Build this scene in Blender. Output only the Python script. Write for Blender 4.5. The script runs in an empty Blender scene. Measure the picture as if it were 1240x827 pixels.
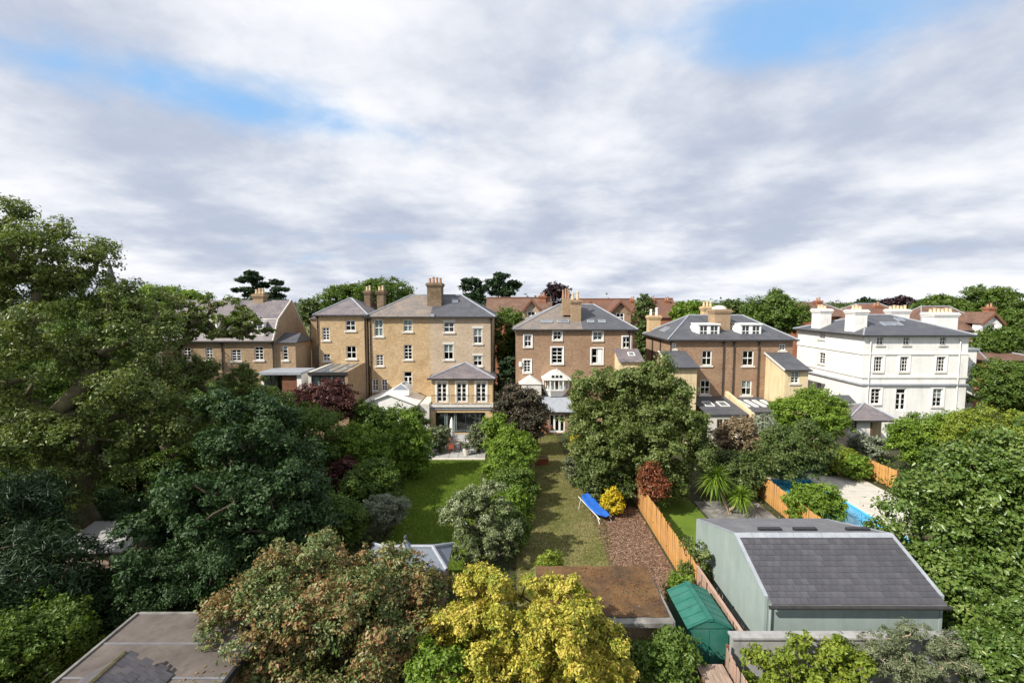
import bpy, math, random
import numpy as np
from mathutils import Vector

# ------------------------------------------------------------------ camera, sky, sun, exposure
SC = bpy.context.scene
COL = SC.collection
TH = math.radians(4.7)
H = 14.0
F = 585.0
CX, CY = 620.0, 413.5
cam_d = bpy.data.cameras.new('camera')
cam = bpy.data.objects.new('camera', cam_d)
COL.objects.link(cam)
cam.location = (0, 0, H)
cam.rotation_euler = (math.pi / 2 - TH, 0, 0)
cam_d.sensor_width = 36.0
cam_d.sensor_fit = 'HORIZONTAL'
cam_d.lens = 36.0 * F / 1240.0
cam_d.clip_end = 9000
SC.camera = cam
SC.render.resolution_x = 1024
SC.render.resolution_y = 682

SUN_EL = math.radians(40)
SUN_AZ = math.radians(34)          # from -X towards the viewer's side
SUNV = Vector((-math.cos(SUN_EL) * math.cos(SUN_AZ), -math.cos(SUN_EL) * math.sin(SUN_AZ), math.sin(SUN_EL)))

world = bpy.data.worlds.new('World')
SC.world = world
world.use_nodes = True


SKY_SEED = 11.3


def build_sky():
    nt = world.node_tree
    nt.nodes.clear()
    N = nt.nodes.new
    L = nt.links.new

    def math_n(op, a, b=None, clamp=False):
        n = N('ShaderNodeMath')
        n.operation = op
        n.use_clamp = clamp
        for i, s in enumerate((a, b)):
            if s is None:
                continue
            if isinstance(s, (int, float)):
                n.inputs[i].default_value = s
            else:
                L(s, n.inputs[i])
        return n.outputs[0]

    def smooth(x, lo, hi, a=0.0, b=1.0):
        n = N('ShaderNodeMapRange')
        n.interpolation_type = 'SMOOTHSTEP'
        L(x, n.inputs['Value'])
        n.inputs['From Min'].default_value = lo
        n.inputs['From Max'].default_value = hi
        n.inputs['To Min'].default_value = a
        n.inputs['To Max'].default_value = b
        return n.outputs['Result']

    def noise(vec, scale, detail, rough, dist=0.0):
        n = N('ShaderNodeTexNoise')
        n.inputs['Scale'].default_value = scale
        n.inputs['Detail'].default_value = detail
        n.inputs['Roughness'].default_value = rough
        n.inputs['Distortion'].default_value = dist
        L(vec, n.inputs['Vector'])
        return n.outputs['Fac']

    def mixc(f, a, b):
        n = N('ShaderNodeMix')
        n.data_type = 'RGBA'
        for s, k in ((f, 'Factor_Float'), (a, 'A_Color'), (b, 'B_Color')):
            inp = [i for i in n.inputs if i.identifier == k][0]
            if isinstance(s, (tuple, float)):
                inp.default_value = s
            else:
                L(s, inp)
        return [o for o in n.outputs if o.identifier == 'Result_Color'][0]

    sky = N('ShaderNodeTexSky')
    sky.sky_type = 'NISHITA'
    sky.sun_disc = False
    sky.sun_elevation = SUN_EL
    sky.sun_rotation = math.atan2(SUNV.x, SUNV.y)
    sky.air_density = 1.0
    sky.dust_density = 0.6
    sky.ozone_density = 2.0
    tc = N('ShaderNodeTexCoord')
    sep = N('ShaderNodeSeparateXYZ')
    L(tc.outputs['Generated'], sep.inputs[0])
    zz = math_n('ADD', math_n('MAXIMUM', sep.outputs[2], 0.0), 0.22)
    px = math_n('DIVIDE', sep.outputs[0], zz)
    py = math_n('DIVIDE', sep.outputs[1], zz)
    comb = N('ShaderNodeCombineXYZ')
    L(px, comb.inputs[0])
    L(py, comb.inputs[1])
    comb.inputs[2].default_value = SKY_SEED
    P = comb.outputs[0]

    def blob(cx, cy, ang, rx, ry):
        dx = math_n('SUBTRACT', px, cx)
        dy = math_n('SUBTRACT', py, cy)
        c, s = math.cos(ang), math.sin(ang)
        a = math_n('DIVIDE', math_n('ADD', math_n('MULTIPLY', dx, c), math_n('MULTIPLY', dy, s)), rx)
        b = math_n('DIVIDE', math_n('SUBTRACT', math_n('MULTIPLY', dy, c), math_n('MULTIPLY', dx, s)), ry)
        r2 = math_n('ADD', math_n('MULTIPLY', a, a), math_n('MULTIPLY', b, b))
        return math_n('POWER', 2.718, math_n('MULTIPLY', r2, -1.0))

    sh = N('ShaderNodeVectorMath')
    sh.operation = 'ADD'
    sh.inputs[1].default_value = (-0.26, -0.17, 0.0)
    L(P, sh.inputs[0])
    P2 = sh.outputs[0]
    n1 = noise(P, 0.85, 8, 0.52, 0.1)
    n1s = noise(P2, 0.85, 8, 0.52, 0.1)
    n1b = noise(P, 3.0, 6, 0.55, 0.15)
    nn1 = math_n('ADD', math_n('MULTIPLY', n1, 0.5), math_n('MULTIPLY', n1b, 0.5))
    gaps = math_n('ADD', blob(-0.82, 1.50, 0.50, 0.62, 0.17), blob(0.62, 1.24, -0.2, 0.42, 0.20))
    dens = math_n('SUBTRACT', math_n('ADD', nn1, 0.13), math_n('MULTIPLY', gaps, 0.31))
    cover = smooth(dens, 0.27, 0.56)
    # light and dark of the cloud bodies: sunward flanks are brighter
    n2 = noise(P, 0.55, 4, 0.5, 0.1)
    relief = math_n('MULTIPLY', math_n('SUBTRACT', n1, n1s), 0.95)
    n4 = noise(P, 7.0, 5, 0.6, 0.2)
    shade = math_n('ADD', math_n('ADD', math_n('ADD', math_n('MULTIPLY', n2, 0.55), math_n('MULTIPLY', n1b, 0.28)), math_n('MULTIPLY', n4, 0.17)), relief)
    bright = smooth(shade, 0.28, 0.70)
    c_dark = (3.9, 4.35, 5.35, 1)
    c_lite = (7.5, 7.6, 7.85, 1)
    cloud = mixc(bright, c_dark, c_lite)
    base = mixc(0.65, sky.outputs[0], (2.7, 5.2, 8.6, 1))
    col = mixc(cover, base, cloud)
    bg = N('ShaderNodeBackground')
    bg.inputs['Strength'].default_value = 0.1
    L(col, bg.inputs['Color'])
    out = N('ShaderNodeOutputWorld')
    L(bg.outputs[0], out.inputs['Surface'])


build_sky()
sun_d = bpy.data.lights.new('sun', 'SUN')
sun_d.energy = 5.0
sun_d.angle = math.radians(0.6)
sun_d.color = (1.0, 0.945, 0.85)
sun = bpy.data.objects.new('sun', sun_d)
COL.objects.link(sun)
sun.rotation_euler = SUNV.to_track_quat('Z', 'Y').to_euler()
sun.location = (-60, -30, 60)
vs = SC.view_settings
vs.view_transform = 'Standard'
vs.look = 'None'
vs.gamma = 1.0
vs.exposure = 0.42
vs.use_curve_mapping = False

# ------------------------------------------------------------------ helpers
RND = random.Random(5)


def ray(px, py):
    u = (px - CX) / F
    v = (CY - py) / F
    return (u, math.cos(TH) + v * math.sin(TH), -math.sin(TH) + v * math.cos(TH))


def atY(px, py, Y):
    d = ray(px, py)
    t = Y / d[1]
    return Vector((d[0] * t, Y, H + d[2] * t))


def atZ(px, py, z=0.0):
    d = ray(px, py)
    t = (z - H) / d[2]
    return Vector((d[0] * t, d[1] * t, z))


def rect(Y, x0, y0, x1, y1):
    xm, ym = (x0 + x1) / 2, (y0 + y1) / 2
    return (atY(x0, ym, Y).x, atY(x1, ym, Y).x, atY(xm, y1, Y).z, atY(xm, y0, Y).z)


ORG = {}


def tag(o, label=None, cat=None, group=None, kind=None):
    if label:
        o['label'] = label
    if cat:
        o['category'] = cat
    if group:
        o['group'] = group
    if kind:
        o['kind'] = kind
    return o


def thing(name, label, cat, loc=(0, 0, 0), group=None):
    o = bpy.data.objects.new(name, None)
    o.empty_display_size = 0.3
    COL.objects.link(o)
    o.location = loc
    ORG[o.name] = Vector(loc)
    return tag(o, label, cat, group)


def link_mesh(name, me, mat, parent):
    o = bpy.data.objects.new(name, me)
    COL.objects.link(o)
    if mat is not None and len(me.materials) == 0:
        me.materials.append(mat)
    if parent is not None:
        o.parent = parent
        ORG[o.name] = ORG[parent.name]
    else:
        ORG[o.name] = Vector((0, 0, 0))
    return o


class MB:
    def __init__(self, fmap=None):
        self.v = []
        self.f = []
        self.m = fmap

    def pt(self, *p):
        if self.m:
            p = self.m(*p)
        self.v.append(tuple(p))
        return len(self.v) - 1

    def poly(self, pts):
        self.f.append([self.pt(*p) for p in pts])

    def box(self, x0, x1, y0, y1, z0, z1):
        i = [self.pt(*p) for p in ((x0, y0, z0), (x1, y0, z0), (x1, y1, z0), (x0, y1, z0),
                                   (x0, y0, z1), (x1, y0, z1), (x1, y1, z1), (x0, y1, z1))]
        for q in ((0, 3, 2, 1), (4, 5, 6, 7), (0, 1, 5, 4), (1, 2, 6, 5), (2, 3, 7, 6), (3, 0, 4, 7)):
            self.f.append([i[k] for k in q])
        return self

    def prism(self, a, b):
        """solid between polygon a and matching polygon b"""
        n = len(a)
        ia = [self.pt(*p) for p in a]
        ib = [self.pt(*p) for p in b]
        self.f.append(ia[::-1])
        self.f.append(ib)
        for k in range(n):
            j = (k + 1) % n
            self.f.append([ia[k], ia[j], ib[j], ib[k]])
        return self

    def tube(self, p0, p1, r0, r1, n=6, cap=True):
        p0, p1 = Vector(p0), Vector(p1)
        d = (p1 - p0)
        if d.length < 1e-6:
            return self
        d.normalize()
        a = d.orthogonal().normalized()
        b = d.cross(a)
        A, B = [], []
        for k in range(n):
            t = 2 * math.pi * k / n
            o = a * math.cos(t) + b * math.sin(t)
            A.append(self.pt(*(p0 + o * r0)))
            B.append(self.pt(*(p1 + o * r1)))
        for k in range(n):
            j = (k + 1) % n
            self.f.append([A[k], A[j], B[j], B[k]])
        if cap:
            self.f.append(A[::-1])
            self.f.append(B)
        return self

    def lathe(self, c, prof, n=10):
        rings = []
        for r, z in prof:
            rings.append([self.pt(c[0] + r * math.cos(2 * math.pi * k / n), c[1] + r * math.sin(2 * math.pi * k / n), c[2] + z) for k in range(n)])
        for a, b in zip(rings[:-1], rings[1:]):
            for k in range(n):
                j = (k + 1) % n
                self.f.append([a[k], a[j], b[j], b[k]])
        self.f.append(rings[0][::-1])
        self.f.append(rings[-1])
        return self

    def build(self, name, mat, parent=None, smooth=False):
        off = ORG[parent.name] if parent is not None else Vector((0, 0, 0))
        me = bpy.data.meshes.new(name)
        me.from_pydata([(p[0] - off.x, p[1] - off.y, p[2] - off.z) for p in self.v], [], self.f)
        if smooth:
            for p in me.polygons:
                p.use_smooth = True
        me.update()
        return link_mesh(name, me, mat, parent)


# ------------------------------------------------------------------ materials
def new_mat(name):
    m = bpy.data.materials.new(name)
    m.use_nodes = True
    nt = m.node_tree
    b = nt.nodes['Principled BSDF']
    return m, nt, b


def ramp(nt, fac, cols, interp='LINEAR'):
    r = nt.nodes.new('ShaderNodeValToRGB')
    r.color_ramp.interpolation = interp
    e = r.color_ramp.elements
    while len(e) < len(cols):
        e.new(0.5)
    for k, c in enumerate(cols):
        pos = c[3] if len(c) > 3 else k / (len(cols) - 1)
        e[k].position = pos
        e[k].color = (c[0], c[1], c[2], 1)
    nt.links.new(fac, r.inputs[0])
    return r.outputs[0]


def noise_node(nt, vec, scale, detail=5, rough=0.6, dist=0.0):
    n = nt.nodes.new('ShaderNodeTexNoise')
    n.inputs['Scale'].default_value = scale
    n.inputs['Detail'].default_value = detail
    n.inputs['Roughness'].default_value = rough
    n.inputs['Distortion'].default_value = dist
    nt.links.new(vec, n.inputs['Vector'])
    return n.outputs['Fac']


def coords(nt):
    return nt.nodes.new('ShaderNodeTexCoord').outputs['Object']


def mul_color(nt, a, b, fac=1.0, mode='MULTIPLY'):
    n = nt.nodes.new('ShaderNodeMix')
    n.data_type = 'RGBA'
    n.blend_type = mode
    ids = {i.identifier: i for i in n.inputs}
    if isinstance(fac, (int, float)):
        ids['Factor_Float'].default_value = fac
    else:
        nt.links.new(fac, ids['Factor_Float'])
    for s, k in ((a, 'A_Color'), (b, 'B_Color')):
        if isinstance(s, tuple):
            ids[k].default_value = s
        else:
            nt.links.new(s, ids[k])
    return [o for o in n.outputs if o.identifier == 'Result_Color'][0]


def bump(nt, b, h, strength, dist=0.02):
    n = nt.nodes.new('ShaderNodeBump')
    n.inputs['Strength'].default_value = strength
    n.inputs['Distance'].default_value = dist
    nt.links.new(h, n.inputs['Height'])
    nt.links.new(n.outputs[0], b.inputs['Normal'])


def noisy(name, cols, scale=3.0, rough=0.8, detail=6, bs=0.3, bscale=None, metal=0.0, spec=0.3, dist=0.0, bd=0.02, stretch=None, streak=0.0):
    m, nt, b = new_mat(name)
    v = coords(nt)
    if stretch:
        mp = nt.nodes.new('ShaderNodeMapping')
        mp.inputs['Scale'].default_value = stretch
        nt.links.new(v, mp.inputs[0])
        v = mp.outputs[0]
    n = noise_node(nt, v, scale, detail, 0.62, dist)
    mr = nt.nodes.new('ShaderNodeMapRange')
    mr.inputs['From Min'].default_value = 0.28
    mr.inputs['From Max'].default_value = 0.72
    nt.links.new(n, mr.inputs[0])
    colr = ramp(nt, mr.outputs[0], cols)
    if streak:
        mp2 = nt.nodes.new('ShaderNodeMapping')
        mp2.inputs['Scale'].default_value = (2.2, 2.2, 0.22)
        nt.links.new(coords(nt), mp2.inputs[0])
        sn_ = noise_node(nt, mp2.outputs[0], 1.3, 7, 0.7, 0.3)
        colr = mul_color(nt, colr, ramp(nt, sn_, [(0.52, 0.50, 0.45, 0.30), (0.92, 0.91, 0.88, 0.48), (1, 1, 1, 0.6)]), streak)
    nt.links.new(colr, b.inputs['Base Color'])
    b.inputs['Roughness'].default_value = rough
    b.inputs['Metallic'].default_value = metal
    b.inputs['Specular IOR Level'].default_value = spec
    if bs:
        bump(nt, b, noise_node(nt, v, bscale or scale * 6, 4), bs, bd)
    return m


def brick_mat(name, c1, c2, mortar, stain=(0.55, 0.5, 0.45), stain_amt=0.5):
    m, nt, b = new_mat(name)
    v = coords(nt)
    sep = nt.nodes.new('ShaderNodeSeparateXYZ')
    nt.links.new(v, sep.inputs[0])
    add = nt.nodes.new('ShaderNodeMath')
    nt.links.new(sep.outputs[0], add.inputs[0])
    nt.links.new(sep.outputs[1], add.inputs[1])
    cb = nt.nodes.new('ShaderNodeCombineXYZ')
    nt.links.new(add.outputs[0], cb.inputs[0])
    nt.links.new(sep.outputs[2], cb.inputs[1])
    br = nt.nodes.new('ShaderNodeTexBrick')
    br.inputs['Scale'].default_value = 1.0
    br.inputs['Brick Width'].default_value = 0.225
    br.inputs['Row Height'].default_value = 0.078
    br.inputs['Mortar Size'].default_value = 0.007
    br.inputs['Color1'].default_value = (*c1, 1)
    br.inputs['Color2'].default_value = (*c2, 1)
    br.inputs['Mortar'].default_value = (*mortar, 1)
    nt.links.new(cb.outputs[0], br.inputs['Vector'])
    col = br.outputs['Color']
    n = noise_node(nt, v, 0.55, 6, 0.65, 0.6)
    st = ramp(nt, n, [(*stain, 0.30), (1, 1, 1, 0.52), (1.12, 1.08, 1.0, 0.75)])
    col = mul_color(nt, col, st, stain_amt)
    n2 = noise_node(nt, v, 5.0, 4, 0.7)
    col = mul_color(nt, col, ramp(nt, n2, [(0.66, 0.64, 0.62, 0.3), (1.15, 1.13, 1.1, 0.7)]), 0.75)
    nt.links.new(col, b.inputs['Base Color'])
    b.inputs['Roughness'].default_value = 0.9
    b.inputs['Specular IOR Level'].default_value = 0.15
    bump(nt, b, br.outputs['Fac'], -0.3, 0.01)
    return m


def slate_mat(name, c1, c2, c3, w=0.3, h=0.16, rough=0.55, lichen=None):
    m, nt, b = new_mat(name)
    v = coords(nt)
    sep = nt.nodes.new('ShaderNodeSeparateXYZ')
    nt.links.new(v, sep.inputs[0])
    add = nt.nodes.new('ShaderNodeMath')
    nt.links.new(sep.outputs[0], add.inputs[0])
    nt.links.new(sep.outputs[1], add.inputs[1])
    cb = nt.nodes.new('ShaderNodeCombineXYZ')
    nt.links.new(add.outputs[0], cb.inputs[0])
    nt.links.new(sep.outputs[2], cb.inputs[1])
    br = nt.nodes.new('ShaderNodeTexBrick')
    br.inputs['Scale'].default_value = 1.0
    br.inputs['Brick Width'].default_value = w
    br.inputs['Row Height'].default_value = h
    br.inputs['Mortar Size'].default_value = 0.008
    br.inputs['Color1'].default_value = (*c1, 1)
    br.inputs['Color2'].default_value = (*c2, 1)
    br.inputs['Mortar'].default_value = tuple(x * 0.45 for x in c1) + (1,)
    nt.links.new(cb.outputs[0], br.inputs['Vector'])
    n = noise_node(nt, v, 0.9, 6, 0.65, 0.5)
    mr = ramp(nt, n, [(0, 0, 0, 0.38), (1, 1, 1, 0.68)])
    col = mul_color(nt, br.outputs['Color'], (*c3, 1), mr, 'MIX')
    n2 = noise_node(nt, v, 6.0, 3, 0.7)
    col = mul_color(nt, col, ramp(nt, n2, [(0.7, 0.7, 0.7, 0.3), (1.2, 1.2, 1.2, 0.7)]), 0.7)
    if lichen:
        n3 = noise_node(nt, v, 2.2, 6, 0.7)
        col = mul_color(nt, col, (*lichen, 1), ramp(nt, n3, [(0, 0, 0, 0.55), (0.8, 0.8, 0.8, 0.7)]), 'MIX')
    nt.links.new(col, b.inputs['Base Color'])
    b.inputs['Roughness'].default_value = rough
    b.inputs['Specular IOR Level'].default_value = 0.35
    bump(nt, b, br.outputs['Fac'], -0.4, 0.015)
    return m


def glass_mat(name, tint=(0.75, 0.8, 0.8), refl=1.0):
    m = bpy.data.materials.new(name)
    m.use_nodes = True
    nt = m.node_tree
    nt.nodes.clear()
    o = nt.nodes.new('ShaderNodeOutputMaterial')
    mx = nt.nodes.new('ShaderNodeMixShader')
    tr = nt.nodes.new('ShaderNodeBsdfTransparent')
    tr.inputs[0].default_value = (*tint, 1)
    gl = nt.nodes.new('ShaderNodeBsdfGlossy')
    gl.inputs['Roughness'].default_value = 0.03
    lw = nt.nodes.new('ShaderNodeLayerWeight')
    pw = nt.nodes.new('ShaderNodeMath')
    pw.operation = 'POWER'
    pw.inputs[1].default_value = 5.0
    nt.links.new(lw.outputs['Facing'], pw.inputs[0])
    mu = nt.nodes.new('ShaderNodeMath')
    mu.operation = 'MULTIPLY_ADD'
    mu.inputs[1].default_value = 0.9
    mu.inputs[2].default_value = 0.05 * refl
    nt.links.new(pw.outputs[0], mu.inputs[0])
    nt.links.new(mu.outputs[0], mx.inputs[0])
    nt.links.new(tr.outputs[0], mx.inputs[1])
    nt.links.new(gl.outputs[0], mx.inputs[2])
    nt.links.new(mx.outputs[0], o.inputs[0])
    return m


def leaf_mat(name, cols, rough=0.5, trans=0.28, spec=0.35, tcol=None):
    m, nt, b = new_mat(name)
    a = nt.nodes.new('ShaderNodeAttribute')
    a.attribute_name = 'tint'
    c = ramp(nt, a.outputs['Fac'], cols)
    nt.links.new(c, b.inputs['Base Color'])
    b.inputs['Roughness'].default_value = rough
    b.inputs['Specular IOR Level'].default_value = spec
    t = nt.nodes.new('ShaderNodeBsdfTranslucent')
    tc = mul_color(nt, c, (1.25, 1.35, 0.55, 1) if tcol is None else (*tcol, 1))
    nt.links.new(tc, t.inputs[0])
    mx = nt.nodes.new('ShaderNodeMixShader')
    mx.inputs[0].default_value = trans
    nt.links.new(b.outputs[0], mx.inputs[1])
    nt.links.new(t.outputs[0], mx.inputs[2])
    nt.links.new(mx.outputs[0], nt.nodes['Material Output'].inputs[0])
    return m


M = {}
M['brick_yellow'] = brick_mat('brick_yellow', (0.56, 0.41, 0.235), (0.42, 0.295, 0.165), (0.47, 0.39, 0.28), (0.72, 0.62, 0.5), 0.7)
M['brick_pale'] = brick_mat('brick_pale', (0.53, 0.43, 0.32), (0.43, 0.345, 0.26), (0.48, 0.41, 0.32), (0.75, 0.68, 0.6), 0.6)
M['brick_brown'] = brick_mat('brick_brown', (0.36, 0.235, 0.155), (0.265, 0.17, 0.115), (0.36, 0.28, 0.20), (0.7, 0.62, 0.55), 0.6)
M['brick_grey'] = brick_mat('brick_grey', (0.40, 0.29, 0.18), (0.30, 0.21, 0.14), (0.36, 0.29, 0.21), (0.68, 0.62, 0.55), 0.7)
M['brick_red'] = brick_mat('brick_red', (0.40, 0.15, 0.08), (0.30, 0.11, 0.06), (0.30, 0.22, 0.16))
M['brick_new'] = brick_mat('brick_new', (0.62, 0.45, 0.25), (0.52, 0.37, 0.20), (0.54, 0.44, 0.30), (0.85, 0.8, 0.7), 0.4)
M['brick_chim'] = brick_mat('brick_chimney', (0.25, 0.185, 0.12), (0.17, 0.125, 0.085), (0.22, 0.175, 0.13), (0.5, 0.45, 0.4), 0.8)
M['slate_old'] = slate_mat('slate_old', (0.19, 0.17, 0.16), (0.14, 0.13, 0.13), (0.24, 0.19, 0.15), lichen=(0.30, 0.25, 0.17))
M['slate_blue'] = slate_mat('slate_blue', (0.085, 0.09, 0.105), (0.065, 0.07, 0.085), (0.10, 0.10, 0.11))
M['slate_mauve'] = slate_mat('slate_mauve', (0.16, 0.14, 0.155), (0.12, 0.11, 0.125), (0.20, 0.17, 0.17), lichen=(0.26, 0.22, 0.17))
M['tile_red'] = slate_mat('tile_red', (0.22, 0.10, 0.06), (0.165, 0.08, 0.052), (0.12, 0.072, 0.055), 0.2, 0.12, 0.8)
M['tile_brown'] = slate_mat('tile_brown', (0.15, 0.085, 0.06), (0.11, 0.065, 0.05), (0.19, 0.11, 0.075), 0.2, 0.12, 0.8)
M['white_paint'] = noisy('white_paint', [(0.74, 0.73, 0.70), (0.82, 0.81, 0.79)], 2, 0.55, bs=0.0)
M['stucco'] = noisy('white_stucco', [(0.66, 0.65, 0.62), (0.76, 0.755, 0.73), (0.80, 0.795, 0.775)], 0.8, 0.75, 8, 0.1, 20, streak=0.35)
M['stone_white'] = noisy('pale_stone', [(0.50, 0.47, 0.42), (0.68, 0.65, 0.6)], 3, 0.8, bs=0.15)
M['lead'] = noisy('lead_grey', [(0.24, 0.26, 0.29), (0.36, 0.38, 0.42)], 2, 0.5, bs=0.1)
M['dark_metal'] = noisy('dark_metal', [(0.02, 0.02, 0.022), (0.04, 0.04, 0.045)], 6, 0.4, bs=0.0)
M['pipe'] = noisy('black_pipe', [(0.025, 0.024, 0.023), (0.05, 0.048, 0.045)], 3, 0.5, bs=0.0)
M['cream'] = noisy('cream_render', [(0.62, 0.50, 0.30), (0.70, 0.58, 0.38)], 1.2, 0.8, bs=0.1, bscale=18, streak=0.7)
M['blind'] = noisy('blind_cloth', [(0.70, 0.69, 0.66), (0.78, 0.77, 0.74)], 3, 0.9, bs=0.0)
M['terracotta'] = noisy('terracotta', [(0.30, 0.17, 0.105), (0.44, 0.26, 0.17)], 6, 0.8, bs=0.1)
M['pot_cream'] = noisy('buff_clay', [(0.50, 0.38, 0.24), (0.62, 0.50, 0.34)], 6, 0.8, bs=0.1)
M['glass'] = glass_mat('window_glass', refl=1.0)
M['roof_glass'] = glass_mat('roof_glass', (0.8, 0.85, 0.85), 1.6)
M['render_green'] = noisy('pale_green_render', [(0.25, 0.31, 0.295), (0.31, 0.37, 0.355)], 1.0, 0.75, 7, 0.08, 14, streak=0.35)
M['felt'] = noisy('grey_roof_felt', [(0.13, 0.13, 0.14), (0.20, 0.20, 0.215)], 1.2, 0.75, 7, 0.2, 30)
M['slate_near'] = noisy('slate_near', [(0.055, 0.052, 0.058), (0.085, 0.08, 0.088), (0.12, 0.11, 0.118)], 1.6, 0.45, 8, 0.25, 12, stretch=(1, 2.5, 2.5))
M['slate_near2'] = noisy('slate_near_worn', [(0.07, 0.064, 0.07), (0.10, 0.093, 0.10), (0.14, 0.125, 0.125)], 2.0, 0.5, 8, 0.25, 12)
M['wall_grey'] = noisy('grey_white_wall', [(0.24, 0.24, 0.24), (0.35, 0.35, 0.35), (0.42, 0.42, 0.415)], 0.8, 0.85, 8, 0.2, 12, streak=0.9)
M['fence_orange'] = noisy('orange_stained_wood', [(0.46, 0.22, 0.06), (0.60, 0.32, 0.10), (0.68, 0.40, 0.15)], 2.0, 0.75, 6, 0.3, 14, stretch=(6, 6, 0.7))
M['fence_orange2'] = noisy('orange_stained_wood_worn', [(0.38, 0.19, 0.07), (0.52, 0.28, 0.10), (0.60, 0.36, 0.16)], 2.0, 0.75, 6, 0.3, 14, stretch=(6, 6, 0.7))
M['wood_grey'] = noisy('weathered_wood', [(0.20, 0.14, 0.105), (0.32, 0.235, 0.18), (0.40, 0.31, 0.25)], 2.0, 0.85, 6, 0.4, 14, stretch=(6, 1, 1))
M['wood_pink'] = noisy('pinkish_weathered_wood', [(0.34, 0.22, 0.17), (0.46, 0.32, 0.25)], 2.0, 0.85, 6, 0.3, 14, stretch=(6, 1, 1))
M['wood_brown'] = noisy('brown_timber', [(0.14, 0.06, 0.035), (0.22, 0.10, 0.06)], 2.0, 0.7, 6, 0.2, 14)
M['moss_roof'] = noisy('mossy_brown_roof', [(0.045, 0.033, 0.022), (0.085, 0.05, 0.026), (0.145, 0.082, 0.034), (0.10, 0.08, 0.045)], 1.1, 0.9, 9, 0.6, 25, dist=0.4, streak=0.5)
M['concrete'] = noisy('weathered_concrete', [(0.11, 0.105, 0.095), (0.19, 0.18, 0.165), (0.31, 0.295, 0.27)], 1.6, 0.9, 8, 0.4, 22)
M['green_plastic'] = noisy('green_plastic', [(0.018, 0.115, 0.085), (0.03, 0.15, 0.115), (0.06, 0.165, 0.13)], 1.2, 0.42, 6, 0.05, 20, streak=0.5)
M['blue_cloth'] = noisy('blue_fabric', [(0.012, 0.09, 0.42), (0.03, 0.15, 0.55)], 3, 0.75, 5, 0.3, 12)
M['zinc'] = noisy('blue_grey_zinc', [(0.13, 0.15, 0.185), (0.19, 0.215, 0.255)], 1.5, 0.5, 7, 0.1, 14)
M['lawn'] = noisy('green_lawn', [(0.075, 0.125, 0.012), (0.115, 0.175, 0.016), (0.15, 0.205, 0.024)], 0.6, 0.9, 9, 0.6, 22, bd=0.04)
M['lawn_dry'] = noisy('dry_lawn', [(0.11, 0.12, 0.03), (0.165, 0.16, 0.05), (0.23, 0.195, 0.085), (0.14, 0.15, 0.045)], 0.5, 0.95, 9, 0.6, 22, bd=0.04, dist=0.5)
M['soil'] = noisy('garden_soil', [(0.030, 0.028, 0.014), (0.05, 0.055, 0.022), (0.055, 0.04, 0.025)], 0.7, 0.95, 9, 0.7, 12, bd=0.08)
M['mulch'] = noisy('bark_mulch', [(0.10, 0.055, 0.035), (0.20, 0.12, 0.08), (0.28, 0.18, 0.125)], 2.4, 0.95, 9, 0.9, 30, bd=0.05)
M['paver'] = noisy('grey_paving', [(0.30, 0.295, 0.285), (0.42, 0.41, 0.395)], 1.3, 0.8, 7, 0.15, 20)
M['paver_pale'] = noisy('pale_paving', [(0.46, 0.43, 0.38), (0.58, 0.54, 0.48)], 1.3, 0.8, 7, 0.15, 20)
M['pool_liner'] = noisy('pool_liner', [(0.16, 0.50, 0.66), (0.22, 0.58, 0.72)], 2, 0.5, bs=0.0)
M['water'] = glass_mat('pool_water', (0.62, 0.9, 0.97), 1.0)
M['deck_roof'] = noisy('brown_grey_roof_sheet', [(0.085, 0.07, 0.062), (0.125, 0.105, 0.095), (0.165, 0.14, 0.125)], 0.9, 0.85, 8, 0.3, 26, streak=0.6)
M['bark'] = noisy('bark', [(0.05, 0.036, 0.025), (0.11, 0.085, 0.06)], 5, 0.95, 7, 0.7, 16)
M['bark_moss'] = noisy('mossy_bark', [(0.05, 0.042, 0.022), (0.10, 0.085, 0.05), (0.15, 0.14, 0.06)], 3, 0.95, 7, 0.7, 16)
M['bark_pale'] = noisy('pale_bark', [(0.26, 0.20, 0.14), (0.40, 0.32, 0.23)], 5, 0.9, 7, 0.5, 16)
M['parasol'] = noisy('white_canvas', [(0.66, 0.64, 0.60), (0.76, 0.74, 0.70)], 3, 0.9, bs=0.1)
M['plant_pot'] = noisy('dark_planter', [(0.04, 0.04, 0.042), (0.08, 0.08, 0.082)], 4, 0.7, bs=0.1)
M['kerb'] = noisy('kerb', [(0.22, 0.21, 0.20), (0.34, 0.33, 0.31)], 3, 0.9, bs=0.2)
M['red_wood'] = noisy('red_bench_paint', [(0.28, 0.07, 0.04), (0.40, 0.12, 0.07)], 3, 0.7, bs=0.1)
M['plaster_dark'] = noisy('room_plaster', [(0.20, 0.19, 0.18), (0.26, 0.25, 0.24)], 2, 0.9, bs=0.0)

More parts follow.
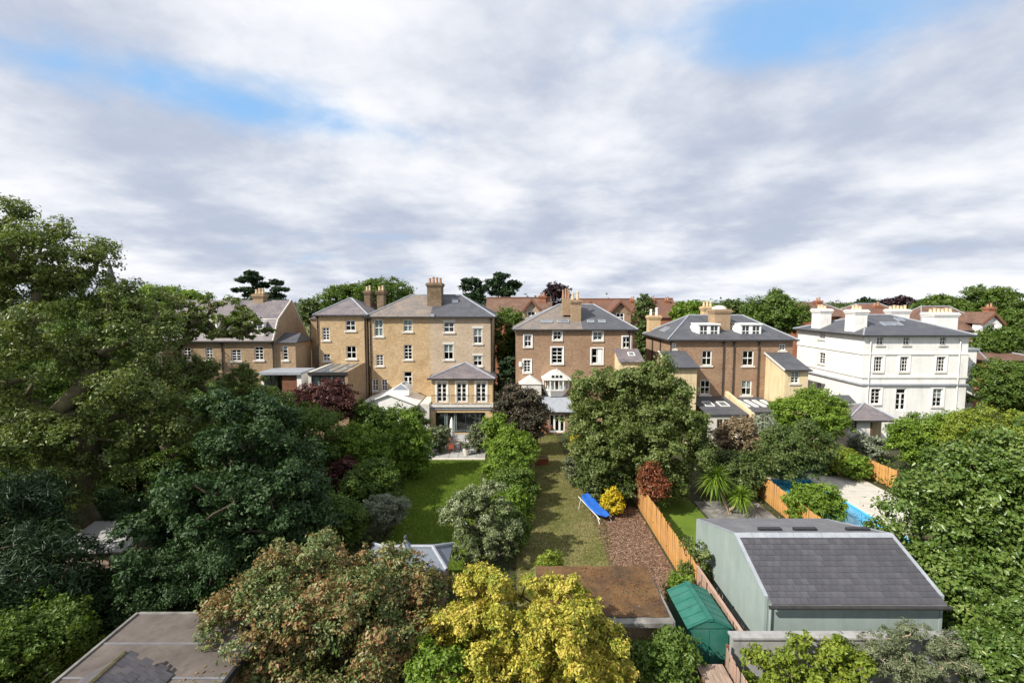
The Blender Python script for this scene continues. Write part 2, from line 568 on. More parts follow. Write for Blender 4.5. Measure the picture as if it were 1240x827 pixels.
LM = {
    'mid': leaf_mat('leaf_mid', [(0.045, 0.080, 0.012), (0.075, 0.130, 0.018), (0.115, 0.18, 0.028), (0.17, 0.23, 0.048)]),
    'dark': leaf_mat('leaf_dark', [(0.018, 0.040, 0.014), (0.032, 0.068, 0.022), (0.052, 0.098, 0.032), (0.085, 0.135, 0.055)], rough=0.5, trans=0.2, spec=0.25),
    'bright': leaf_mat('leaf_bright', [(0.060, 0.120, 0.012), (0.115, 0.200, 0.019), (0.18, 0.27, 0.030), (0.26, 0.335, 0.055)]),
    'lime': leaf_mat('leaf_lime', [(0.075, 0.12, 0.012), (0.15, 0.215, 0.022), (0.24, 0.29, 0.035), (0.34, 0.35, 0.06)]),
    'yellow': leaf_mat('leaf_yellow', [(0.10, 0.17, 0.022), (0.20, 0.25, 0.03), (0.44, 0.41, 0.055), (0.60, 0.50, 0.10), (0.60, 0.42, 0.13)], tcol=(1.15, 1.1, 0.6)),
    'bronze': leaf_mat('leaf_bronze', [(0.065, 0.10, 0.03), (0.11, 0.165, 0.048), (0.17, 0.19, 0.065), (0.25, 0.135, 0.055), (0.30, 0.165, 0.07)], rough=0.4, trans=0.15, tcol=(1.2, 1.1, 0.7)),
    'olive': leaf_mat('leaf_olive', [(0.07, 0.09, 0.042), (0.13, 0.155, 0.075), (0.20, 0.23, 0.125), (0.28, 0.30, 0.19)], tcol=(1.1, 1.15, 0.8)),
    'sage': leaf_mat('leaf_sage', [(0.055, 0.085, 0.020), (0.10, 0.145, 0.034), (0.16, 0.20, 0.055), (0.24, 0.265, 0.10)], rough=0.42, trans=0.3),
    'glossy': leaf_mat('leaf_glossy', [(0.035, 0.075, 0.012), (0.075, 0.135, 0.020), (0.125, 0.19, 0.035), (0.21, 0.26, 0.07)], rough=0.36, trans=0.2, spec=0.5),
    'grey': leaf_mat('leaf_grey', [(0.12, 0.145, 0.095), (0.20, 0.235, 0.155), (0.30, 0.33, 0.24), (0.40, 0.42, 0.33)], tcol=(1, 1.05, 0.9)),
    'varieg': leaf_mat('leaf_variegated', [(0.05, 0.085, 0.024), (0.10, 0.145, 0.045), (0.17, 0.215, 0.085), (0.29, 0.33, 0.18), (0.42, 0.44, 0.30)], rough=0.4, tcol=(1.1, 1.15, 0.8)),
    'purple': leaf_mat('leaf_purple', [(0.030, 0.012, 0.014), (0.07, 0.024, 0.024), (0.13, 0.05, 0.04), (0.18, 0.09, 0.06)], tcol=(1.3, 0.9, 0.7)),
    'smoke': leaf_mat('leaf_smoke', [(0.028, 0.028, 0.018), (0.06, 0.058, 0.036), (0.115, 0.095, 0.062), (0.18, 0.14, 0.10)], tcol=(1.2, 1.05, 0.7)),
    'rust': leaf_mat('leaf_rust', [(0.10, 0.030, 0.016), (0.20, 0.065, 0.028), (0.30, 0.11, 0.05), (0.16, 0.13, 0.05)], tcol=(1.2, 0.9, 0.7)),
    'pine': leaf_mat('leaf_pine', [(0.012, 0.030, 0.010), (0.022, 0.050, 0.015), (0.040, 0.080, 0.024)], trans=0.1),
    'copper': leaf_mat('leaf_copper', [(0.014, 0.006, 0.009), (0.032, 0.014, 0.018), (0.06, 0.03, 0.03)], trans=0.15, tcol=(1.3, 0.9, 0.8)),
    'pink': leaf_mat('leaf_pinkish', [(0.10, 0.085, 0.045), (0.20, 0.155, 0.085), (0.30, 0.22, 0.14), (0.24, 0.24, 0.10)], tcol=(1.2, 1.0, 0.8)),
    'flower': leaf_mat('petal_yellow', [(0.10, 0.14, 0.02), (0.55, 0.42, 0.02), (0.75, 0.60, 0.03)], tcol=(1.1, 1.1, 0.7)),
    'grass': leaf_mat('grass_blade', [(0.08, 0.135, 0.012), (0.13, 0.195, 0.018), (0.185, 0.245, 0.03)], trans=0.35),
    'grass_dry': leaf_mat('grass_blade_dry', [(0.095, 0.115, 0.03), (0.155, 0.16, 0.045), (0.23, 0.20, 0.085)], trans=0.3),
    'mixed': leaf_mat('leaf_mixed', [(0.035, 0.060, 0.014), (0.065, 0.105, 0.024), (0.11, 0.150, 0.038), (0.17, 0.185, 0.065)], rough=0.42, trans=0.22),
}


# ------------------------------------------------------------------ foliage
def tri_mesh(name, V, T, tint=None):
    me = bpy.data.meshes.new(name)
    nv, nf = len(V), len(T)
    me.vertices.add(nv)
    me.vertices.foreach_set('co', np.ascontiguousarray(V, dtype=np.float32).ravel())
    me.loops.add(nf * 3)
    me.loops.foreach_set('vertex_index', np.ascontiguousarray(T, dtype=np.int32).ravel())
    me.polygons.add(nf)
    me.polygons.foreach_set('loop_start', np.arange(0, nf * 3, 3, dtype=np.int32))
    me.update(calc_edges=True)
    if tint is not None:
        a = me.attributes.new('tint', 'FLOAT', 'POINT')
        a.data.foreach_set('value', np.ascontiguousarray(tint, dtype=np.float32))
    return me


def unit(a):
    return a / np.maximum(np.linalg.norm(a, axis=1, keepdims=True), 1e-6)


def leaf_mesh(name, P, N, rng, length, width, tint, axis=None, lvar=0.5):
    n = len(P)
    N = unit(N)
    A = rng.normal(size=(n, 3)) if axis is None else axis
    A = unit(A - N * np.sum(A * N, axis=1, keepdims=True))
    S = np.cross(N, A)
    k = rng.uniform(1 - lvar, 1 + lvar, (n, 1))
    Lh, Wh = length * 0.5 * k, width * 0.5 * k
    V = np.empty((n, 4, 3))
    V[:, 0] = P - A * Lh
    V[:, 1] = P + S * Wh + N * Wh * 0.35
    V[:, 2] = P + A * Lh - N * Lh * 0.25
    V[:, 3] = P - S * Wh + N * Wh * 0.35
    b = np.arange(n)[:, None] * 4
    T = np.concatenate([b + np.array([[0, 1, 2]]), b + np.array([[0, 2, 3]])], axis=1).reshape(-1, 3)
    return tri_mesh(name, V.reshape(-1, 3), T, np.repeat(np.clip(tint, 0, 1), 4))


def make_clumps(rng, env, n, cr, shell=0.45, flat=0.0):
    """clump centres spread through a set of ellipsoids (cx,cy,cz,rx,ry,rz)"""
    env = np.array(env, dtype=float)
    w = (env[:, 3] * env[:, 4] * env[:, 5]) ** 0.67
    idx = rng.choice(len(env), n, p=w / w.sum())
    d = unit(rng.normal(size=(n, 3)))
    rr = shell + (1 - shell) * rng.uniform(0, 1, (n, 1)) ** 0.6
    rr *= rng.uniform(0.86, 1.08, (n, 1))
    C = env[idx, :3] + d * rr * np.maximum(env[idx, 3:] - cr * 0.55, env[idx, 3:] * 0.4)
    R = cr * rng.uniform(0.65, 1.3, n)
    return C, R


def clump_leaves(rng, C, R, n, up=0.45, out=0.7, rnd=0.6, squash=0.75, zmin=None, sprays=9):
    """leaves gathered in sprays round the clump centres, so that outlines stay ragged"""
    m = len(C)
    d0 = unit(rng.normal(size=(m * sprays, 3)) + np.array([0, 0, 0.22]))
    r0 = rng.uniform(0.35, 1.0, (m * sprays, 1)) ** 0.6 * rng.uniform(0.85, 1.22, (m * sprays, 1))
    ci = np.repeat(np.arange(m), sprays)
    S = C[ci] + d0 * r0 * R[ci][:, None] * np.array([1, 1, squash])
    sr = R[ci] * rng.uniform(0.17, 0.42, m * sprays)
    w = sr ** 2
    idx = rng.choice(m * sprays, n, p=w / w.sum())
    g = rng.normal(size=(n, 3)) * np.array([0.62, 0.62, 0.42])
    P = S[idx] + g * sr[idx][:, None]
    Nn = d0[idx] * out + unit(g) * 0.35 + np.array([0, 0, up]) + rng.normal(size=(n, 3)) * rnd
    ct = rng.uniform(0, 1, m)
    st = rng.uniform(0, 1, m * sprays)
    tint = 0.22 * ct[ci[idx]] + 0.33 * st[idx] + 0.45 * rng.uniform(0, 1, n)
    if zmin is not None:
        k = P[:, 2] > zmin
        P, Nn, tint = P[k], Nn[k], tint[k]
    return P, Nn, tint


def branch_mesh(rng, base, top, C, r0, wiggle=0.12, maxn=90, rtip=0.018, trunk_seg=4, bend=0.0):
    mb = MB()
    nodes = []
    par = []
    base, top = Vector(base), Vector(top)
    L = (top - base).length
    for k in range(trunk_seg + 1):
        t = k / trunk_seg
        j = Vector(rng.normal(size=3) * 0.035 * L * (1 if 0 < k < trunk_seg else 0))
        j.z *= 0.2
        nodes.append(base.lerp(top, t) + j)
        par.append(k - 1)
    sel = np.argsort(np.linalg.norm(C - np.array(top), axis=1))
    if len(sel) > maxn:
        sel = np.sort(rng.choice(len(sel), maxn, replace=False))
        order = np.argsort(np.linalg.norm(C[sel] - np.array(top), axis=1))
        sel = sel[order]
    depth = [0] * len(nodes)
    first = max(1, trunk_seg - 2)
    for s in sel:
        c = Vector(C[s])
        best, bi = 1e9, trunk_seg
        for i in range(first, len(nodes)):
            q = nodes[i]
            d = (c - q).length + 0.25 * max(0, q.z - c.z) * 2 + 0.02 * depth[i]
            if d < best:
                best, bi = d, i
        q = nodes[bi]
        mid = q.lerp(c, 0.5) + Vector(rng.normal(size=3)) * wiggle * (c - q).length + Vector((0, 0, -0.05 * (c - q).length))
        nodes.append(mid)
        par.append(bi)
        depth.append(depth[bi] + 1)
        nodes.append(c)
        par.append(len(nodes) - 2)
        depth.append(depth[bi] + 2)
    cnt = [0.0] * len(nodes)
    for i in range(len(nodes) - 1, 0, -1):
        if cnt[i] == 0:
            cnt[i] = 1
        if par[i] >= 0:
            cnt[par[i]] += cnt[i]
    tot = max(cnt[0], 1)
    rad = [max(rtip, r0 * (c / tot) ** 0.5) for c in cnt]
    for i in range(1, len(nodes)):
        p = par[i]
        rp = min(rad[p], rad[i] * 1.35) if p > trunk_seg or i > trunk_seg else rad[p]
        mb.tube(nodes[p], nodes[i], rp * (1.35 if p == 0 else 1.0), rad[i], 7 if i <= trunk_seg else 5, cap=False)
    return mb


def tree(name, label, base, env, leaf='mid', nleaf=9000, length=0.2, width=0.11, nclump=60, cr=0.8,
         trunk_r=0.2, bark='bark', seed=1, cat='tree', group=None, shell=0.45, up=0.45, out=0.7, rnd=0.6,
         squash=0.75, top_frac=0.55, maxn=80, rtip=0.018, wiggle=0.12, extra=None, top=None):
    """env is given in world coordinates; parts: trunk (with its limbs), crown"""
    rng = np.random.default_rng(seed)
    root = thing(name, label, cat, base, group)
    b = np.array(base, dtype=float)
    e = np.array(env, dtype=float)
    e[:, :3] -= b
    C, R = make_clumps(rng, e, nclump, cr, shell)
    C[:, 2] = np.maximum(C[:, 2], R * 0.5)
    zmid = float(np.mean(e[:, 2]))
    ztop = float(np.max(e[:, 2] + e[:, 5]))
    zlow = float(np.min(e[:, 2] - e[:, 5]))
    cen = e[:, :3].mean(axis=0)
    if top is None:
        th = max(0.35 * zmid, zlow + top_frac * (zmid - zlow))
        tp = (cen[0] * 0.6, cen[1] * 0.6, th)
    else:
        tp = tuple(np.array(top) - b)
    tm = branch_mesh(rng, (0, 0, -0.05), tp, C, trunk_r, wiggle, maxn, rtip)
    me_o = bpy.data.meshes.new('trunk')
    me_o.from_pydata(tm.v, [], tm.f)
    for p in me_o.polygons:
        p.use_smooth = True
    link_mesh('trunk', me_o, M[bark], root)
    P, Nn, t = clump_leaves(rng, C, R, nleaf, up, out, rnd, squash, zmin=0.03)
    if extra:
        t = extra(rng, P, t)
    me = leaf_mesh('crown', P, Nn, rng, length, width, t)
    link_mesh('crown', me, LM[leaf], root)
    return root


def px_env(x0, y0, x1, y1, Y, depth=None, low=None):
    X0, X1, Z0, Z1 = rect(Y, x0, y0, x1, y1)
    if low is not None:
        Z0 = low
    Z0 = max(Z0, 0.05)
    rx, rz = (X1 - X0) / 2, (Z1 - Z0) / 2
    return ((X0 + X1) / 2, Y, (Z0 + Z1) / 2, rx, depth or rx * 0.9, rz)


def px_tree(name, label, box, Y, leaf='mid', dens=1.0, ll=None, wr=0.55, low=None, depth=None, cat='shrub', seed=1, cr=None, **kw):
    boxes = box if isinstance(box[0], (tuple, list)) else [box]
    env = []
    for q in boxes:
        yy = q[4] if len(q) > 4 else Y
        env.append(px_env(*q[:4], yy, depth, low))
    cx = sum(e[0] for e in env) / len(env)
    cy = sum(e[1] for e in env) / len(env)
    base = kw.pop('base', (cx, cy, 0.0))
    ll = ll or max(0.10, Y * 0.0045)
    vol = sum((e[3] * e[4] * e[5]) ** (1 / 3) for e in env)
    rmean = (sum(e[3] * e[4] * e[5] for e in env)) ** (1 / 3)
    cr = cr or max(0.28, 0.22 * rmean + 0.12)
    area = sum(4 * math.pi * ((e[3] * e[4] + e[3] * e[5] + e[4] * e[5]) / 3) for e in env)
    nleaf = int(dens * 2.6 * area / (ll * ll * wr * 0.5))
    nleaf = max(1500, min(nleaf, 110000))
    ncl = kw.pop('nclump', None) or int(max(14, min(140, 0.9 * area / (cr * cr * 1.6))))
    kw.setdefault('trunk_r', 0.05 + 0.04 * rmean)
    kw.setdefault('shell', 0.7)
    return tree(name, label, base, env, leaf, nleaf, ll, ll * wr, ncl, cr, seed=seed, cat=cat, **kw)


def stuff_leaves(name, label, cat, P, N, leaf, length, width, seed, axis=None):
    rng = np.random.default_rng(seed)
    me = leaf_mesh(name, P, N, rng, length, width, rng.uniform(0, 1, len(P)), axis)
    o = link_mesh(name, me, LM[leaf], None)
    return tag(o, label, cat, kind='stuff')

# ------------------------------------------------------------------ the setting: ground, lawns, paving, pool
def sheet(name, pts, z, mat, kind='structure'):
    mb = MB()
    mb.poly([(p[0], p[1], z) for p in pts])
    o = mb.build(name, mat)
    return tag(o, kind=kind)


def slab(name, x0, x1, y0, y1, z0, z1, mat):
    return tag(MB().box(x0, x1, y0, y1, z0, z1).build(name, mat), kind='structure')


sheet('ground', [(-4000, -60), (4000, -60), (4000, 6000), (-4000, 6000)], 0.0, M['soil'])
sheet('green_lawn', [(-6.9, 22.8), (-2.6, 22.8), (-2.4, 42.2), (-9.0, 42.2), (-8.6, 38), (-7.4, 30)], 0.008, M['lawn'])
sheet('dry_lawn', [(0.2, 20.0), (5.2, 20.0), (5.4, 26), (6.0, 31), (5.0, 36), (4.6, 51.0), (1.6, 51.0), (0.0, 40), (0.3, 30)], 0.008, M['lawn_dry'])
sheet('mulch_bed', [(4.9, 20.6), (8.45, 20.2), (8.45, 32.0), (6.6, 32.0), (5.7, 29.0), (5.2, 25.0)], 0.014, M['mulch'])
sheet('side_lawn', [(9.55, 25.4), (12.6, 25.4), (12.6, 44), (9.55, 44)], 0.008, M['lawn'])
sheet('side_path', [(8.75, 25.3), (9.5, 25.3), (9.5, 46), (8.75, 46)], 0.012, M['paver'])
sheet('gravel_yard', [(12.8, 25.3), (17.2, 25.3), (17.2, 33), (12.8, 33)], 0.008, M['concrete'])
sheet('rear_lawn', [(24.5, 37.5), (28.0, 37.5), (28.0, 46), (23.0, 46)], 0.008, M['lawn_dry'])


def paving(name, x0, x1, y0, y1, nx, ny, z0, z1, mat, seed, gap=0.02):
    base = slab(name, x0 - 0.02, x1 + 0.02, y0 - 0.02, y1 + 0.02, 0.0, z0, M['concrete'])
    rg = random.Random(seed)
    dx, dy = (x1 - x0) / nx, (y1 - y0) / ny
    for j in range(ny):
        for i in range(nx):
            ax, ay = x0 + i * dx, y0 + j * dy
            dz = rg.uniform(-0.006, 0.006)
            MB().box(ax + gap, ax + dx - gap, ay + gap, ay + dy - gap, z0 - 0.01, z1 + dz).build('paver', mat, base)
    return base


paving('patio', -9.0, -2.4, 42.4, 50.0, 8, 8, 0.06, 0.10, M['paver'], 3)
slab('patio_step', -9.4, -2.4, 41.9, 42.36, 0.0, 0.075, M['paver_pale'])
paving('pool_deck', 23.15, 27.6, 28.0, 39.0, 5, 10, 0.05, 0.09, M['paver_pale'], 4)
# pool: a basin sunk below the ground sheet level, raised coping so that the water stands clear of the ground
mb = MB()
PX0, PX1, PY0, PY1, PZ = 18.9, 22.9, 25.8, 36.2, 0.42
pool = tag(MB().box(PX0, PX1, PY0, PY1, 0.012, 0.03).build('pool_floor', M['pool_liner']), kind='structure')
for a in ((PX0 - 0.3, PX0, PY0 - 0.3, PY1 + 0.3), (PX1, PX1 + 0.24, PY0 - 0.3, PY1 + 0.3), (PX0, PX1, PY0 - 0.3, PY0), (PX0, PX1, PY1, PY1 + 0.3)):
    tag(MB().box(a[0], a[1], a[2], a[3], 0.0, PZ).build('pool_coping', M['paver_pale']), kind='structure')
for a in ((PX0, PX0 + 0.02, PY0, PY1), (PX1 - 0.02, PX1, PY0, PY1), (PX0 + 0.02, PX1 - 0.02, PY1 - 0.02, PY1)):
    MB().box(a[0], a[1], a[2], a[3], 0.03, PZ - 0.02).build('liner', M['pool_liner'], pool)
tag(MB().box(PX0 + 0.025, PX1 - 0.025, PY0 + 0.01, PY1 - 0.025, PZ - 0.12, PZ - 0.10).build('pool_water', M['water']), kind='structure')


# ------------------------------------------------------------------ house builders
def fm(Y):
    return lambda a, n, z: (a, Y + n, z)


def lm(X):
    return lambda a, n, z: (X + n, a, z)


def rm(X):
    return lambda a, n, z: (X - n, a, z)


def wall(root, mat, fmap, a0, a1, z0, z1, opens=(), rev=0.16, name='wall'):
    mb = MB(fmap)
    av = sorted(set([a0, a1] + [min(max(o[k], a0), a1) for o in opens for k in (0, 1)]))
    zv = sorted(set([z0, z1] + [min(max(o[k], z0), z1) for o in opens for k in (2, 3)]))
    for i in range(len(av) - 1):
        for j in range(len(zv) - 1):
            am, zm = (av[i] + av[i + 1]) / 2, (zv[j] + zv[j + 1]) / 2
            if any(o[0] < am < o[1] and o[2] < zm < o[3] for o in opens):
                continue
            mb.poly([(av[i], 0, zv[j]), (av[i + 1], 0, zv[j]), (av[i + 1], 0, zv[j + 1]), (av[i], 0, zv[j + 1])])
    for o in opens:
        c = [(o[0], o[2]), (o[1], o[2]), (o[1], o[3]), (o[0], o[3])]
        for k in range(4):
            p, q = c[k], c[(k + 1) % 4]
            mb.poly([(p[0], 0, p[1]), (q[0], 0, q[1]), (q[0], rev, q[1]), (p[0], rev, p[1])])
    return mb.build(name, mat, root)


def window(root, fmap, r, cols=2, rows=1, sash=True, blind=0.0, sill=True, fw=0.085, mat='white_paint', head=False, rec=0.09, bars=True, surround=0.0, name='window'):
    a0, a1, z0, z1 = r
    mb = MB(fmap)
    d0, d1 = rec, rec + 0.07
    mb.box(a0, a0 + fw, d0, d1, z0, z1)
    mb.box(a1 - fw, a1, d0, d1, z0, z1)
    mb.box(a0 + fw, a1 - fw, d0, d1, z0, z0 + fw)
    mb.box(a0 + fw, a1 - fw, d0, d1, z1 - fw, z1)
    zm = (z0 + z1) / 2
    if sash:
        mb.box(a0 + fw, a1 - fw, d0 - 0.01, d1 - 0.01, zm - fw * 0.4, zm + fw * 0.4)
    w = mb.build(name, M[mat], root)
    pz = [(z0 + fw, zm - fw * 0.4), (zm + fw * 0.4, z1 - fw)] if sash else [(z0 + fw, z1 - fw)]
    for (p, q) in pz:
        m2 = MB(fmap)
        m2.box(a0 + fw, a1 - fw, d0 + 0.035, d0 + 0.045, p, q)
        m2.build('pane', M['glass'], w)
    if bars:
        m3 = MB(fmap)
        bw = 0.022 if cols > 2 else 0.03
        for c in range(1, cols):
            x = a0 + (a1 - a0) * c / cols
            m3.box(x - bw, x + bw, d0 + 0.012, d0 + 0.034, z0 + fw, z1 - fw)
        for (p, q) in pz:
            for k in range(1, rows):
                z = p + (q - p) * k / rows
                m3.box(a0 + fw, a1 - fw, d0 + 0.006, d0 + 0.03, z - 0.022, z + 0.022)
        if m3.v:
            tag(m3.build('glazing_bar', M[mat], w), kind='stuff')
    if blind > 0:
        m4 = MB(fmap)
        m4.box(a0 + 0.01, a1 - 0.01, d1 + 0.05, d1 + 0.06, z1 - (z1 - z0) * blind, z1 - 0.01)
        m4.build('blind', M['blind'], w)
    if sill:
        m5 = MB(fmap)
        m5.box(a0 - 0.14, a1 + 0.14, -0.11, rec - 0.002, z0 - 0.17, z0 - 0.002)
        m5.build('sill', M['stone_white'], w)
    if head:
        m6 = MB(fmap)
        m6.box(a0 - 0.12, a1 + 0.12, -0.02, rec - 0.002, z1 + 0.002, z1 + 0.24)
        m6.build('lintel', M['stone_white'], w)
    if surround:
        s = surround
        m7 = MB(fmap)
        m7.box(a0 - s, a0 - 0.003, -0.06, 0.05, z0, z1 + s)
        m7.box(a1 + 0.003, a1 + s, -0.06, 0.05, z0, z1 + s)
        m7.box(a0 - 0.003, a1 + 0.003, -0.06, 0.05, z1 + 0.003, z1 + s)
        m7.build('surround', M['white_paint'], w)
    return w


def french(root, fmap, r, leaves=2, rows=4, toplight=0.0, mat='white_paint', fw=0.09, name='french_door'):
    a0, a1, z0, z1 = r
    mb = MB(fmap)
    d0, d1 = 0.08, 0.16
    mb.box(a0, a0 + fw, d0, d1, z0, z1)
    mb.box(a1 - fw, a1, d0, d1, z0, z1)
    mb.box(a0 + fw, a1 - fw, d0, d1, z1 - fw, z1)
    mb.box(a0 + fw, a1 - fw, d0, d1, z0, z0 + fw * 1.6)
    zt = z1 - fw
    if toplight:
        zt = z1 - toplight
        mb.box(a0 + fw, a1 - fw, d0, d1, zt - fw / 2, zt + fw / 2)
        zt -= fw / 2
    xs = [a0 + (a1 - a0) * k / leaves for k in range(leaves + 1)]
    for x in xs[1:-1]:
        mb.box(x - fw * 0.8, x + fw * 0.8, d0 - 0.01, d1, z0 + fw * 1.6, zt)
    w = mb.build(name, M[mat], root)
    m2 = MB(fmap)
    m2.box(a0 + fw, a1 - fw, d0 + 0.04, d0 + 0.05, z0 + fw * 1.6, z1 - fw)
    m2.build('pane', M['glass'], w)
    if rows > 1:
        m3 = MB(fmap)
        for k in range(1, rows):
            z = z0 + fw + (zt - z0 - fw) * k / rows
            m3.box(a0 + fw, a1 - fw, d0 + 0.005, d0 + 0.035, z - 0.022, z + 0.022)
        tag(m3.build('glazing_bar', M[mat], w), kind='stuff')
    return w


def hip_roof(root, mat, x0, x1, y0, y1, ze, rx0, rx1, ry, zr, ov=0.35, cut=None, mat2=None, gutter=True, name='roof', ry1=None):
    X0, X1, Y0, Y1 = x0 - ov, x1 + ov, y0 - ov, y1 + ov
    zs = ze - 0.0
    ry1 = ry if ry1 is None else ry1
    A, B, Cc, D = (X0, Y0, zs), (X1, Y0, zs), (X1, Y1, zs), (X0, Y1, zs)
    R0, R1 = (rx0, ry, zr), (rx1, ry1, zr)
    def soffit(mb, xa, xb):
        mb.poly([(xa, Y0, zs - 0.06), (xb, Y0, zs - 0.06), (xb, Y1, zs - 0.06), (xa, Y1, zs - 0.06)])
        mb.poly([(xa, Y0, zs - 0.06), (xb, Y0, zs - 0.06), (xb, Y0, zs), (xa, Y0, zs)])
        mb.poly([(xa, Y1, zs - 0.06), (xb, Y1, zs - 0.06), (xb, Y1, zs), (xa, Y1, zs)])
    def ends(mb, x):
        mb.poly([(x, Y0, zs - 0.06), (x, Y1, zs - 0.06), (x, Y1, zs), (x, Y0, zs)])
    out = []
    if cut is None:
        mb = MB()
        mb.poly([A, B, R1, R0] if rx0 != rx1 or ry != ry1 else [A, B, R0])
        mb.poly([Cc, D, R0, R1] if rx0 != rx1 or ry != ry1 else [Cc, D, R0])
        mb.poly([D, A, R0])
        mb.poly([B, Cc, R1])
        soffit(mb, X0, X1)
        ends(mb, X0)
        ends(mb, X1)
        out.append(mb.build(name, M[mat], root))
    else:
        mb = MB()
        mb.poly([A, (cut, Y0, zs), (cut, ry, zr), R0])
        mb.poly([(cut, Y1, zs), D, R0, (cut, ry, zr)])
        mb.poly([D, A, R0])
        soffit(mb, X0, cut)
        ends(mb, X0)
        out.append(mb.build(name, M[mat], root))
        mb = MB()
        mb.poly([(cut, Y0, zs), B, R1, (cut, ry, zr)])
        mb.poly([Cc, (cut, Y1, zs), (cut, ry, zr), R1])
        mb.poly([B, Cc, R1])
        soffit(mb, cut, X1)
        ends(mb, X1)
        out.append(mb.build(name, M[mat2], root))
    # ridge and hip capping
    mb = MB()
    up = Vector((0, 0, 0.03))
    rn = [(Vector(R0), Vector(R1))] if rx0 != rx1 or ry != ry1 else []
    for p, q in rn + [(Vector(A), Vector(R0)), (Vector(B), Vector(R1)), (Vector(D), Vector(R0)), (Vector(Cc), Vector(R1))]:
        mb.tube(p + up, q + up, 0.085, 0.085, 6)
    mb.build('ridge_capping', M['lead'], out[0])
    if gutter:
        mb = MB()
        mb.box(X0 - 0.1, X1 + 0.1, Y0 - 0.1, Y0 - 0.003, zs - 0.13, zs + 0.015)
        mb.box(X0 - 0.1, X0 - 0.003, Y0 - 0.003, Y1, zs - 0.13, zs + 0.015)
        mb.box(X1 + 0.003, X1 + 0.1, Y0 - 0.003, Y1, zs - 0.13, zs + 0.015)
        mb.build('gutter', M['pipe'], root)
    return out


def chimney(root, x0, x1, y0, y1, z0, z1, mat='brick_chim', pots=3, potmat='terracotta', axis='x', cap='stone_white', poth=0.6):
    mb = MB()
    mb.box(x0, x1, y0, y1, z0, z1 - 0.45)
    mb.box(x0 - 0.08, x1 + 0.08, y0 - 0.08, y1 + 0.08, z1 - 0.45, z1 - 0.28)
    mb.box(x0 - 0.15, x1 + 0.15, y0 - 0.15, y1 + 0.15, z1 - 0.28, z1 - 0.10)
    mb.box(x0 - 0.06, x1 + 0.06, y0 - 0.06, y1 + 0.06, z1 - 0.10, z1)
    c = mb.build('chimney', M[mat], root)
    for k in range(pots):
        t = (k + 0.5) / pots
        px = x0 + (x1 - x0) * (t if axis == 'x' else 0.5)
        py = y0 + (y1 - y0) * (0.5 if axis == 'x' else t)
        r = min(0.17, 0.42 * ((x1 - x0) if axis == 'x' else (y1 - y0)) / pots)
        h = poth * (0.85 + 0.3 * ((k * 37) % 10) / 10)
        MB().lathe((px, py, z1 - 0.005), [(r * 0.9, 0), (r, 0.08), (r * 0.75, h * 0.75), (r * 0.95, h * 0.8), (r * 0.95, h * 0.95), (r * 0.7, h)], 10).build('chimney_pot', M[potmat], c)
    return c


def downpipe(root, x, y, z0, z1, name='downpipe', r=0.06):
    mb = MB()
    mb.tube((x, y - 0.09, z0), (x, y - 0.09, z1), r, r, 8)
    z = z0 + 1.0
    while z < z1:
        mb.box(x - 0.1, x + 0.1, y - 0.06, y - 0.003, z - 0.04, z + 0.04)
        z += 2.0
    mb.box(x - 0.13, x + 0.13, y - 0.22, y - 0.02, z1 - 0.02, z1 + 0.2)
    return mb.build(name, M['pipe'], root)


def skylight(root, p, u, v, w, h, open_=0.0, mat='lead'):
    """roof window lying on a slope: p centre, u along the eave, v up the slope"""
    p, u, v = Vector(p), Vector(u).normalized(), Vector(v).normalized()
    n = u.cross(v)
    f = lambda a, b, c: tuple(p + u * a + v * b + n * c)
    mb = MB(f)
    t = 0.07
    mb.box(-w / 2, -w / 2 + t, -h / 2, h / 2, -0.02, 0.09)
    mb.box(w / 2 - t, w / 2, -h / 2, h / 2, -0.02, 0.09)
    mb.box(-w / 2 + t, w / 2 - t, -h / 2, -h / 2 + t, -0.02, 0.09)
    mb.box(-w / 2 + t, w / 2 - t, h / 2 - t, h / 2, -0.02, 0.09)
    s = mb.build('skylight', M[mat], root)
    m2 = MB(f)
    m2.box(-w / 2 + t, w / 2 - t, -h / 2 + t, h / 2 - t, 0.03, 0.05)
    m2.build('pane', M['sky_glass'], s)
    return s


m_, nt_, b_ = new_mat('skylight_glass')
b_.inputs['Base Color'].default_value = (0.30, 0.33, 0.36, 1)
b_.inputs['Roughness'].default_value = 0.08
b_.inputs['Specular IOR Level'].default_value = 1.0
b_.inputs['Metallic'].default_value = 0.55
M['sky_glass'] = m_


def shell(root, mat, x0, x1, y0, y1, z0, z1, front=(), left=(), right=(), name='wall', floors=()):
    wall(root, M[mat], fm(y0), x0, x1, z0, z1, front, name=name)
    wall(root, M[mat], lm(x0), y0, y1, z0, z1, left, name=name)
    wall(root, M[mat], rm(x1), y0, y1, z0, z1, right, name=name)
    wall(root, M[mat], lambda a, n, z: (a, y1 - n, z), x0, x1, z0, z1, (), name=name)
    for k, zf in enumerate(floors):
        MB().box(x0 + 0.17, x1 - 0.17, y0 + 0.3, y1 - 0.17, zf - 0.12, zf).build('floor', M['plaster_dark'], root)


